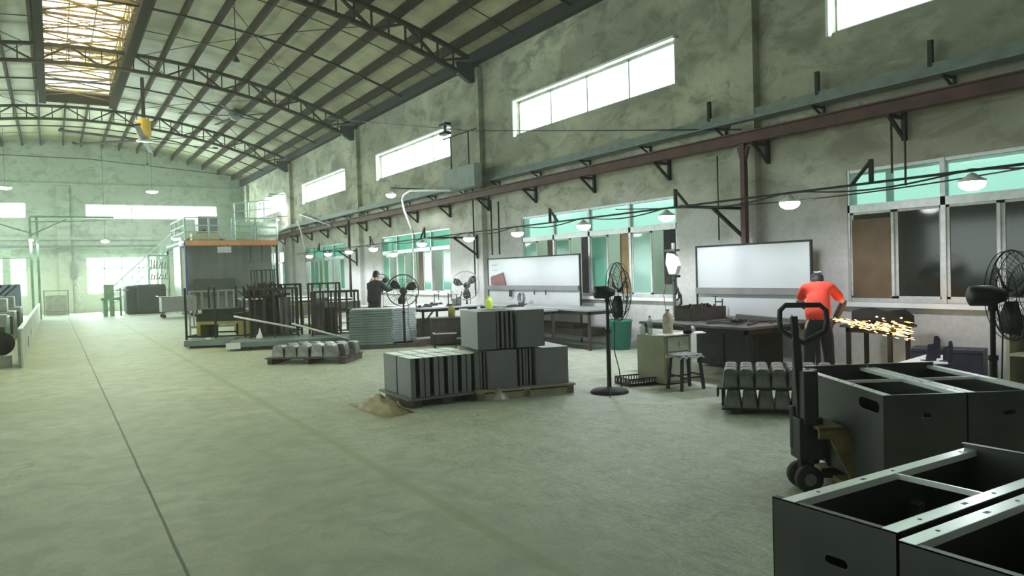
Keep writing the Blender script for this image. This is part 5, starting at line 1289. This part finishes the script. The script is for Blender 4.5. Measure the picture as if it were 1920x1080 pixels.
crumple('green_tarp', 'dark green tarpaulin heap over machines at the left edge', (-3.75, 24.5), 1.0, 1.5, 2.1, LEAF, 31, 14)
b = MB(); b.box(-2.9, -1.2, 38.2, 39.6, 0, 1.75); tag(b.build('blue_bin', mat('bluegrey_bin', (.15, .2, .27), .6), None, False, .05), 'blue-grey block behind the left machines near the back window', 'box')
t = thing('pipe_gantry', 'tall green pipe frame with braced top rail standing at the back left', 'gantry', (-.86, 43, 0))
for x in (0, .28): b = MB(); b.bar((x, 0, 0), (x, 0, 4.95), .11); b.build('post', GREEN_MACH, t)
b = MB(); b.bar((0, 0, 5.0), (3.6, 0, 5.0), .1); b.bar((0, 0, 4.75), (3.3, 0, 4.82), .06); b.build('top_rail', GREEN_MACH, t)
b = MB(); b.bar((0, 0, 4.1), (1.55, 0, 4.9), .07); b.bar((0, 0, 4.2), (-1.4, 0, 4.7), .07); b.bar((0, 0, 3.0), (-2.2, 0, 3.0), .05); b.build('brace', GREEN_MACH, t)
stillage('low_stand', 'dark low frame with uprights standing by the back wall pillar', (-.45, 46.6, 0), 0, 1.1, .6, 1.35, STEEL_GREYGREEN, 2, 0, True, True)
b = MB(); b.box(-.4, .6, 46.9, 47.0, .02, 1.1); tag(b.build('pale_board', mat('khaki_board', (.4, .42, .33), .7)), 'khaki board inside the dark low frame by the back wall', 'board')
b = MB(); b.box(.9, 1.15, 49.72, 49.85, 2.0, 2.9); tag(b.build('control_box', GR), 'grey control box on the back wall left of the bright window', 'box')
random.seed(6); b = MB()
for k in range(14): b.bar((1.1 + random.uniform(-.1, .3), 49.75, .2 + k * .13), (1.2 + random.uniform(-.2, .3), 49.7, .3 + k * .13 + random.uniform(-.05, .2)), .05)
tag(b.build('cable_tangle', ALU_W), 'pale tangle of cables hanging below the grey control box', 'cables', kind='stuff')
b = MB(); b.box(-2.25, -1.9, 47.5, 47.9, 0, 3.6); tag(b.build('leaning_sheet', mat('pale_mint_sheet', (.48, .62, .45))), 'pale upright sheet before the left back window', 'sheet')

# ------------------------------------------------------------------ right edge
t = thing('olive_cabinet', 'olive green steel cabinet cut by the right edge of the view', 'cabinet', (8.6, 3.55, 0), -.5); b = MB(); b.box(0, 1.2, -1.0, -.1, 0, 1.02); b.build('body', GCAB, t, bevel=.01); b = MB(); b.box(.05, 1.15, -1.01, -1.0, .1, .95); b.build('door', GCAB, t)
t = thing('shelf_unit', 'pale olive shelf unit against the wall at the right edge', 'shelf', (9.75, 4.35, 0)); OL = mat('pale_olive', (.36, .35, .25), .6, 0, .12, 4)
b = MB(); b.box(0, .65, -.9, .2, 0, .04); b.box(.6, .65, -.9, .2, 0, 1.0); b.box(0, .65, .16, .2, 0, 1.0); b.build('carcass', OL, t); b = MB(); b.box(-.03, .68, -.93, .23, 1.0, 1.04); b.build('top', OL, t); b = MB(); b.box(0, .6, -.9, .16, .5, .53); b.build('shelf', OL, t)
b = MB(); b.box(9.95, 10.3, 3.8, 4.4, 1.041, 1.16); tag(b.build('ledger_box', OL), 'small pale olive box on the shelf unit at the right edge', 'box')
t = thing('dark_toolbox', 'blue-black tool box with things on top against the wall below the big window', 'toolbox', (10.1, 5.42, 0), -1.25); NV = mat('navy_black', (.03, .03, .06), .5, 0, .15, 5)
b = MB(); b.box(-.42, .42, -.2, .2, .0, .46); b.build('body', NV, t, bevel=.01); b = MB(); b.box(-.42, .42, -.21, .21, .46, .5); b.build('lid', NV, t)
# low white plates and brackets on a stand
t = thing('plate_stand', 'low stand with a bright white plate and a dark edge near the toolbox', 'stand', (8.35, 5.1, 0), 0)
b = MB(); b.prism([(0, 0, .47), (.4, -.4, .47), (1.15, .0, .47), (1.05, .22, .47)], (0, 0, .012)); b.build('white_plate', WHITE, t)
b = MB(); b.bar((0, -.02, .455), (.4, -.42, .455), .03); b.bar((.4, -.42, .455), (1.17, .0, .455), .03)
for x, y in ((.05, -.03), (.42, -.36), (1.08, .0), (1.0, .16)): b.bar((x, y, 0), (x, y, .47), .035)
b.bar((.05, -.03, .44), (1.0, .16, .44), .03); b.bar((1.08, 0, .44), (1.0, .16, .44), .03); b.build('frame', NV, t)
for k, (x, y, h, lb) in enumerate(((8.84, 4.98, .2, 'dark bent bracket standing on the white plate, left one'), (9.12, 5.08, .27, 'tall dark bent bracket on the white plate, middle one'), (8.93, 4.82, .24, 'dark bent bracket at the right end of the white plate'))):
    b = MB(); b.prism([(-.06, -.05, 0), (.07, -.05, 0), (.07, -.05, h * .8), (.04, -.05, h), (-.03, -.05, h)], (0, .006, 0)); b.prism([(.064, -.05, 0), (.064, .06, 0), (.064, .06, h * .6), (.064, -.05, h * .85)], (.006, 0, 0)); b.box(-.06, .07, -.05, .06, 0, .006)
    o = b.build('bent_bracket', NV); o.location = (x, y, .483); o.rotation_euler = (0, 0, -.5 + k * .3); tag(o, lb, 'bracket')
t = thing('hood_rack', 'low rack with a long white strip top at the right, before the olive cabinet', 'rack', (9.15, 3.55, 0), .6)
b = MB(); b.box(0, .8, 0, .25, .37, .385); b.build('white_strip', WHITE, t); b = MB(); b.box(0, .8, -.02, .0, .3, .385)
for x in (.03, .76): b.bar((x, .02, 0), (x, .02, .36), .04); b.bar((x, .22, 0), (x, .22, .36), .04)
b.build('frame', NV, t)

random.seed(19)
for k, (x, y, w, h, rz, lb) in enumerate(((4.25, 19.75, .32, 1.15, -.2, 'dark upright steel offcut in the brown rack, leftmost'), (4.62, 19.7, .22, .95, -.3, 'dark upright steel offcut in the brown rack, second from left'),
        (4.95, 19.5, .3, 1.2, .1, 'dark upright steel offcut in the brown rack, third from left'), (5.0, 21.3, .5, 1.25, -.2, 'wide dark plate standing in the cluttered rack behind the brown rack'),
        (5.85, 18.75, .3, .9, -.4, 'brown plate standing in the table frame left of the sheet stack'), (6.25, 20.8, .4, 1.1, 0, 'brown plate standing in the post frame left of the sheet stack'),
        (3.3, 21.6, .5, .75, -.5, 'dull plate leaning behind the stock in the thin-posted stillage'))):
    b = MB(); b.box(0, w, 0, .03, 0, h); b.box(0, .03, -.06, .03, 0, h); b.box(w - .03, w, -.06, .03, 0, h); o = b.build('steel_offcut', (STEEL_BR, STEEL_DK, GALV_DK)[k % 3]); o.location = (x, y, 0); o.rotation_euler = (radians(-4), 0, rz)
    tag(o, lb, 'steel offcut')
for k, (x, y, lb) in enumerate(((4.4, 19.5, 'rough dark parts heap on top level of the brown rack'), (5.0, 21.2, 'rough dark parts heap on top level of the cluttered rack'))):
    b = MB()
    for _ in range(26): px_, py_ = x + random.uniform(-.35, .5), y + random.uniform(-.25, .3); b.bar((px_, py_, 1.25), (px_ + random.uniform(-.2, .2), py_ + random.uniform(-.1, .1), 1.3 + random.uniform(.05, .3)), random.uniform(.02, .06))
    b.box(x - .4, x + .6, y - .3, y + .4, 1.2, 1.26)
    tag(b.build('parts_heap', STEEL_DK), lb, 'parts', kind='stuff')
# ------------------------------------------------------------------ people
SKIN = mat('skin', (.5, .3, .21), .55, 0, .05, 20)
HAIR = mat('black_hair', (.012, .011, .01), .6, 0, .2, 40)
RED_SHIRT = mat('orange_red_shirt', (.78, .05, .02), .8, 0, .07, 7, .3)
BLK_CLOTH = mat('black_cloth', (.014, .014, .016), .9, 0, .2, 9, .3)
DK_CLOTH = mat('charcoal_cloth', (.03, .03, .034), .85, 0, .15, 9, .3)
GLOVE = mat('dark_glove', (.045, .05, .055), .85, 0, .2, 12)
def skin_obj(name, pts, edges, radii, m, parent, sub=2, root=0):
    """continuous surface grown round a skeleton; pts in world coordinates"""
    me = bpy.data.meshes.new(name); o0 = parent.location
    me.from_pydata([tuple(Vector(p) - o0) for p in pts], edges, []); me.materials.append(m)
    o = bpy.data.objects.new(name, me); COL.objects.link(o); o.parent = parent
    sk = o.modifiers.new('skin', 'SKIN'); sk.use_smooth_shade = True; sk.branch_smoothing = .4
    for i, r in enumerate(radii):
        v = me.skin_vertices[0].data[i]; v.radius = r if isinstance(r, tuple) else (r, r); v.use_root = (i == root)
    s = o.modifiers.new('subdiv', 'SUBSURF'); s.levels = sub; s.render_levels = sub
    return o
def chain(edges, *ids):
    for a, b_ in zip(ids, ids[1:]): edges.append((a, b_))
def hand(name, wrist, direction, palm_n, m, parent, curl=.8, s=1.0):
    """palm, four unequal bent fingers and a thumb from the side of the palm"""
    d = Vector(direction).normalized(); n = Vector(palm_n).normalized(); side = d.cross(n).normalized(); w = Vector(wrist)
    pts = [w, w + d * .045 * s, w + d * .085 * s]; rad = [.024 * s, .034 * s, .032 * s]; ed = [(0, 1), (1, 2)]
    for k, (off, ln) in enumerate(((-.03, .07), (-.01, .08), (.011, .075), (.03, .06))):
        base = w + d * .088 * s + side * off * s; i = len(pts); a = curl
        p1 = base + (d * cos(a * .4) + n * sin(a * .4)) * ln * .45 * s; p2 = p1 + (d * cos(a) + n * sin(a)) * ln * .33 * s; p3 = p2 + (d * cos(a * 1.7) + n * sin(a * 1.7)) * ln * .25 * s
        pts += [base, p1, p2, p3]; rad += [.011 * s, .0095 * s, .009 * s, .008 * s]; ed += [(2, i), (i, i + 1), (i + 1, i + 2), (i + 2, i + 3)]
    i = len(pts); tb = w + d * .035 * s - side * .033 * s; t1 = tb + (d * .6 - side * .6 + n * .4).normalized() * .035 * s; t2 = t1 + (d * .8 - side * .1 + n * .5).normalized() * .03 * s
    pts += [tb, t1, t2]; rad += [.013 * s, .0105 * s, .009 * s]; ed += [(1, i), (i, i + 1), (i + 1, i + 2)]
    return skin_obj(name, pts, ed, rad, m, parent, 1)
def worker(label, loc, fwd, lean, side_lean, head_f, arms, legs, shirt_m, pants_m, sleeve, hip=.92, cap=None, face_dir=None, up_len=.5, glove_m=None, bulk=1.0):
    """arms / legs: (elbow, hand) and (knee, foot) offsets as (right, forward, up) from shoulder / hip"""
    t = thing('worker', label, 'person', loc); L0 = Vector(loc)
    f = Vector((fwd[0], fwd[1], 0)).normalized(); r = Vector((f.y, -f.x, 0)); u = Vector((0, 0, 1))
    def W(a, b_, c_): return r * a + f * b_ + u * c_
    pel = L0 + u * hip; ax = (u * cos(lean) + f * sin(lean) + r * side_lean).normalized(); nf = (f * cos(lean) - u * sin(lean)).normalized()
    waist = pel + ax * .16; chest = pel + ax * .36; top = pel + ax * up_len; neck = top + (ax + nf * head_f * .3).normalized() * .07
    hc = neck + (ax * .75 + f * head_f + r * side_lean).normalized() * .13
    sh = {-1: top - r * .17 - ax * .03, 1: top + r * .17 - ax * .03}; hp = {-1: pel - r * .09 - u * .02, 1: pel + r * .09 - u * .02}
    pts = [pel, waist, chest, top, neck, hc]; rad = [(.09, .07), (.09, .07), (.1, .075), (.06, .05), .054, .05]; ed = []; chain(ed, 0, 1, 2, 3, 4, 5)
    J = {}
    for k, s in enumerate((-1, 1)):
        el = sh[s] + W(*arms[k][0]); ha = el + W(*arms[k][1]); i = len(pts); J[s] = (el, ha)
        pts += [sh[s], (sh[s] + el) / 2, el, (el * .65 + ha * .35), ha]; rad += [.045, .045, .042, .043, .028]; ed.append((3, i)); chain(ed, i, i + 1, i + 2, i + 3, i + 4)
        kn = hp[s] + W(*legs[k][0]); an = kn + W(*legs[k][1]); an.z = L0.z + .08; i = len(pts)
        pts += [hp[s], (hp[s] + kn) / 2, kn, (kn * .65 + an * .35), an]; rad += [.095, .08, .058, .056, .04]; ed.append((0, i)); chain(ed, i, i + 1, i + 2, i + 3, i + 4)
        J[s * 2] = (hp[s], kn, an)
    skin_obj('body', pts, ed, rad, SKIN, t)
    # shirt
    pts = [pel - ax * .1, waist, chest, top, neck - ax * .015 - nf * .012]; rad = [(.188 * bulk, .15 * bulk), (.178 * bulk, .14 * bulk), (.198 * bulk, .15 * bulk), (.16 * bulk, .118 * bulk), .078]; ed = []; chain(ed, 0, 1, 2, 3, 4)
    for s in (-1, 1):
        el, ha = J[s]; i = len(pts)
        if sleeve == 'short': q = [sh[s], sh[s] * .5 + el * .5, sh[s] * .2 + el * .8]; rr = [.085, .075, .072]
        else: q = [sh[s], sh[s] * .5 + el * .5, el, el * .5 + ha * .5, el * .12 + ha * .88]; rr = [.085, .068, .06, .055, .043]
        pts += q; rad += [v * bulk for v in rr]; ed.append((3, i)); chain(ed, *range(i, i + len(q)))
    skin_obj('shirt', pts, ed, rad, shirt_m, t)
    pts = [pel + ax * .14, pel]; rad = [(.15, .12), (.172, .137)]; ed = [(0, 1)]
    for s in (-1, 1):
        h_, kn, an = J[s * 2]; i = len(pts); pts += [h_ - u * .04, (h_ + kn) / 2, kn, (kn + an) / 2, an + u * .02]; rad += [.112, .098, .08, .074, .066]; ed.append((1, i)); chain(ed, *range(i, i + 5))
    skin_obj('trousers', pts, ed, rad, pants_m, t)
    for s in (-1, 1):
        an = J[s * 2][2]; pts = [an - u * .02, an - u * .035 - f * .04, an + f * .08 - u * .045, an + f * .17 - u * .05]; skin_obj('shoe', pts, [(0, 1), (0, 2), (2, 3)], [.045, .036, .042, .03], BLACK, t)
        el, ha = J[s]; d = (ha - el).normalized()
        if sleeve == 'short': skin_obj('arm_sleeve', [el * .9 + sh[s] * .1, el, el * .5 + ha * .5, ha], [(0, 1), (1, 2), (2, 3)], [.052, .054, .052, .042], GLOVE, t)
        hand('hand', ha, d, -u * .6 + f * .2, glove_m or SKIN, t, .9, 1.15)
    # head
    fd = Vector(face_dir or fwd).normalized(); rr_ = fd.cross(u).normalized(); uu = rr_.cross(fd)
    M = Matrix((rr_, fd, uu)).transposed().to_4x4(); M.translation = hc - L0
    b = MB(); b.M = M; b.ell((0, 0, .02), .078, .097, .108, 20, 14); b.ell((0, .03, -.05), .055, .06, .055, 14, 8)
    b.ell((0, .1, -.005), .013, .02, .022, 8, 6); b.ell((0, .085, -.05), .026, .012, .008, 8, 5)
    for s in (-1, 1): b.ell((s * .079, -.005, 0), .012, .02, .03, 8, 6)
    hd = b.build('head', SKIN, t, True)
    b = MB(); b.M = M
    for s in (-1, 1): b.ell((s * .032, .088, .02), .012, .008, .007, 8, 5)
    b.build('eyes', HAIR, hd)
    b = MB(); b.M = M; b.ell((0, -.014, .045), .086, .1, .098, 20, 12); b.ell((0, -.035, .005), .083, .078, .085, 18, 10); b.build('hair', HAIR, t, True)
    if cap:
        b = MB(); b.M = M; b.ell((0, -.008, .062), .092, .107, .09, 20, 12); cp = b.build('cap', BLK_CLOTH, t, True)
        b = MB(); b.M = M; b.prism([(-.05, .06, .075), (.05, .06, .075), (.04, .17, .06), (-.04, .17, .06)], (0, 0, .008)); b.build('visor', BLK_CLOTH, cp)
        b = MB(); b.M = M
        for s in (-1, 1):
            b.tube([(s * .012 - .03, -.085, .13), (s * .012 + .005, -.098, .11), (s * .012 + .04, -.085, .135)], .006, 5)
        b.build('white_mark', WHITE, cp)
    return t, hc, M
worker('worker in orange-red T-shirt and black trousers bending over the grinding work, seen from behind', (8.82, 6.46, 0), (.72, .62), .7, .06, 2.4,
       (((-.06, .2, -.2), (.1, .22, -.1)), ((.17, .1, -.22), (-.1, .16, -.24))), (((-.02, .05, -.43), (-.03, -.08, -.45)), ((.04, .06, -.43), (.03, -.06, -.45))),
       RED_SHIRT, BLK_CLOTH, 'short', .93, True, (.72, .62, -.6), .56, GLOVE)
worker('worker in dark clothes with a red glove standing at the far bench, head turned right', (7.42, 19.3, 0), (.72, .7), .2, 0, .35,
       (((-.03, .12, -.25), (.1, .26, .0)), ((.14, .12, -.22), (.12, .18, .12))), (((-.02, .03, -.43), (-.03, -.03, -.45)), ((.03, .05, -.43), (.02, -.03, -.45))),
       DK_CLOTH, DK_CLOTH, 'long', .95, False, (.95, .25, -.25), .56, mat('red_glove', (.5, .02, .03), .7), 1.18)

# grinder in the bent worker's hands and the shower of sparks
t = thing('hand_grinder', 'dark hand grinder held down by the worker in the orange-red shirt', 'grinder', (9.17, 6.62, .88))
b = MB(); b.tube([(-.12, .1, .02), (0, 0, .0), (.1, -.08, -.02)], [.025, .034, .028], 12); b.build('body', BLACK, t, True); b = MB(); b.lathe([(.06, -.003), (.06, .004)], (.13, -.1, -.03), 18, (.2, .1, 1)); b.build('disc', STEEL_BR, t)
SPARK = mat('glowing_spark', (1, .5, .1), .5, 0, 0, 1, 0, (1, .42, .08), 7); SPARKH = mat('hot_spark', (1, .8, .3), .5, 0, 0, 1, 0, (1, .66, .22), 12)
random.seed(77); b = MB(); b2 = MB()
s0 = at_depth(1560, 598, 10.2); s1 = at_depth(1700, 622, 10.25); dv = s1 - s0; dn = dv.normalized(); sd = dn.cross(Vector((0, 0, 1))).normalized()
for k in range(210):
    f = random.random() ** .8; w = .012 + .06 * f
    p = s0 + dv * (f * 1.02) + Vector((0, 0, random.gauss(0, w * .8) - .0)) + sd * random.gauss(0, w)
    l = random.uniform(.015, .05) * (1.2 + f); q = p + (dn + Vector((0, 0, random.uniform(-.12, .06)))) * l
    (b2 if random.random() < .45 else b).tube([p, (p + q) / 2, q], [.0012, .0032, .0012], 5)
for px, py in ((1644, 594), (1656, 597), (1690, 596), (1597, 613), (1626, 611)):
    p = at_depth(px, py, 10.3); b2.ell(p, .016, .016, .007, 8, 5)
tag(b.build('sparks', SPARK), 'stream of orange grinding sparks flying right from the bent worker', 'sparks', kind='stuff')
tag(b2.build('sparks', SPARKH), 'brightest yellow-hot sparks within the stream from the bent worker', 'sparks', kind='stuff')
d = bpy.data.lights.new('spark_light', 'POINT'); d.energy = 4; d.color = (1, .55, .2); d.shadow_soft_size = .1; o = bpy.data.objects.new('spark_light', d); COL.objects.link(o); o.location = s0 + dv * .35 + Vector((0, 0, .02))

# thin dust haze filling the hall
hz = bpy.data.materials.new('dust_haze'); hz.use_nodes = True; nt = hz.node_tree; nt.nodes.clear()
vs = nt.nodes.new('ShaderNodeVolumeScatter'); vs.inputs['Density'].default_value = .0017; vs.inputs['Anisotropy'].default_value = .35; vs.inputs['Color'].default_value = (1, 1, .9, 1)
ou = nt.nodes.new('ShaderNodeOutputMaterial'); nt.links.new(vs.outputs[0], ou.inputs['Volume'])
b = MB(); b.box(WL - 1.2, WR + 5, YF - 1.2, YB + 1.2, -1, 13)
tag(b.build('haze', hz), 'thin grinding dust haze filling the whole hall', 'haze', kind='stuff')
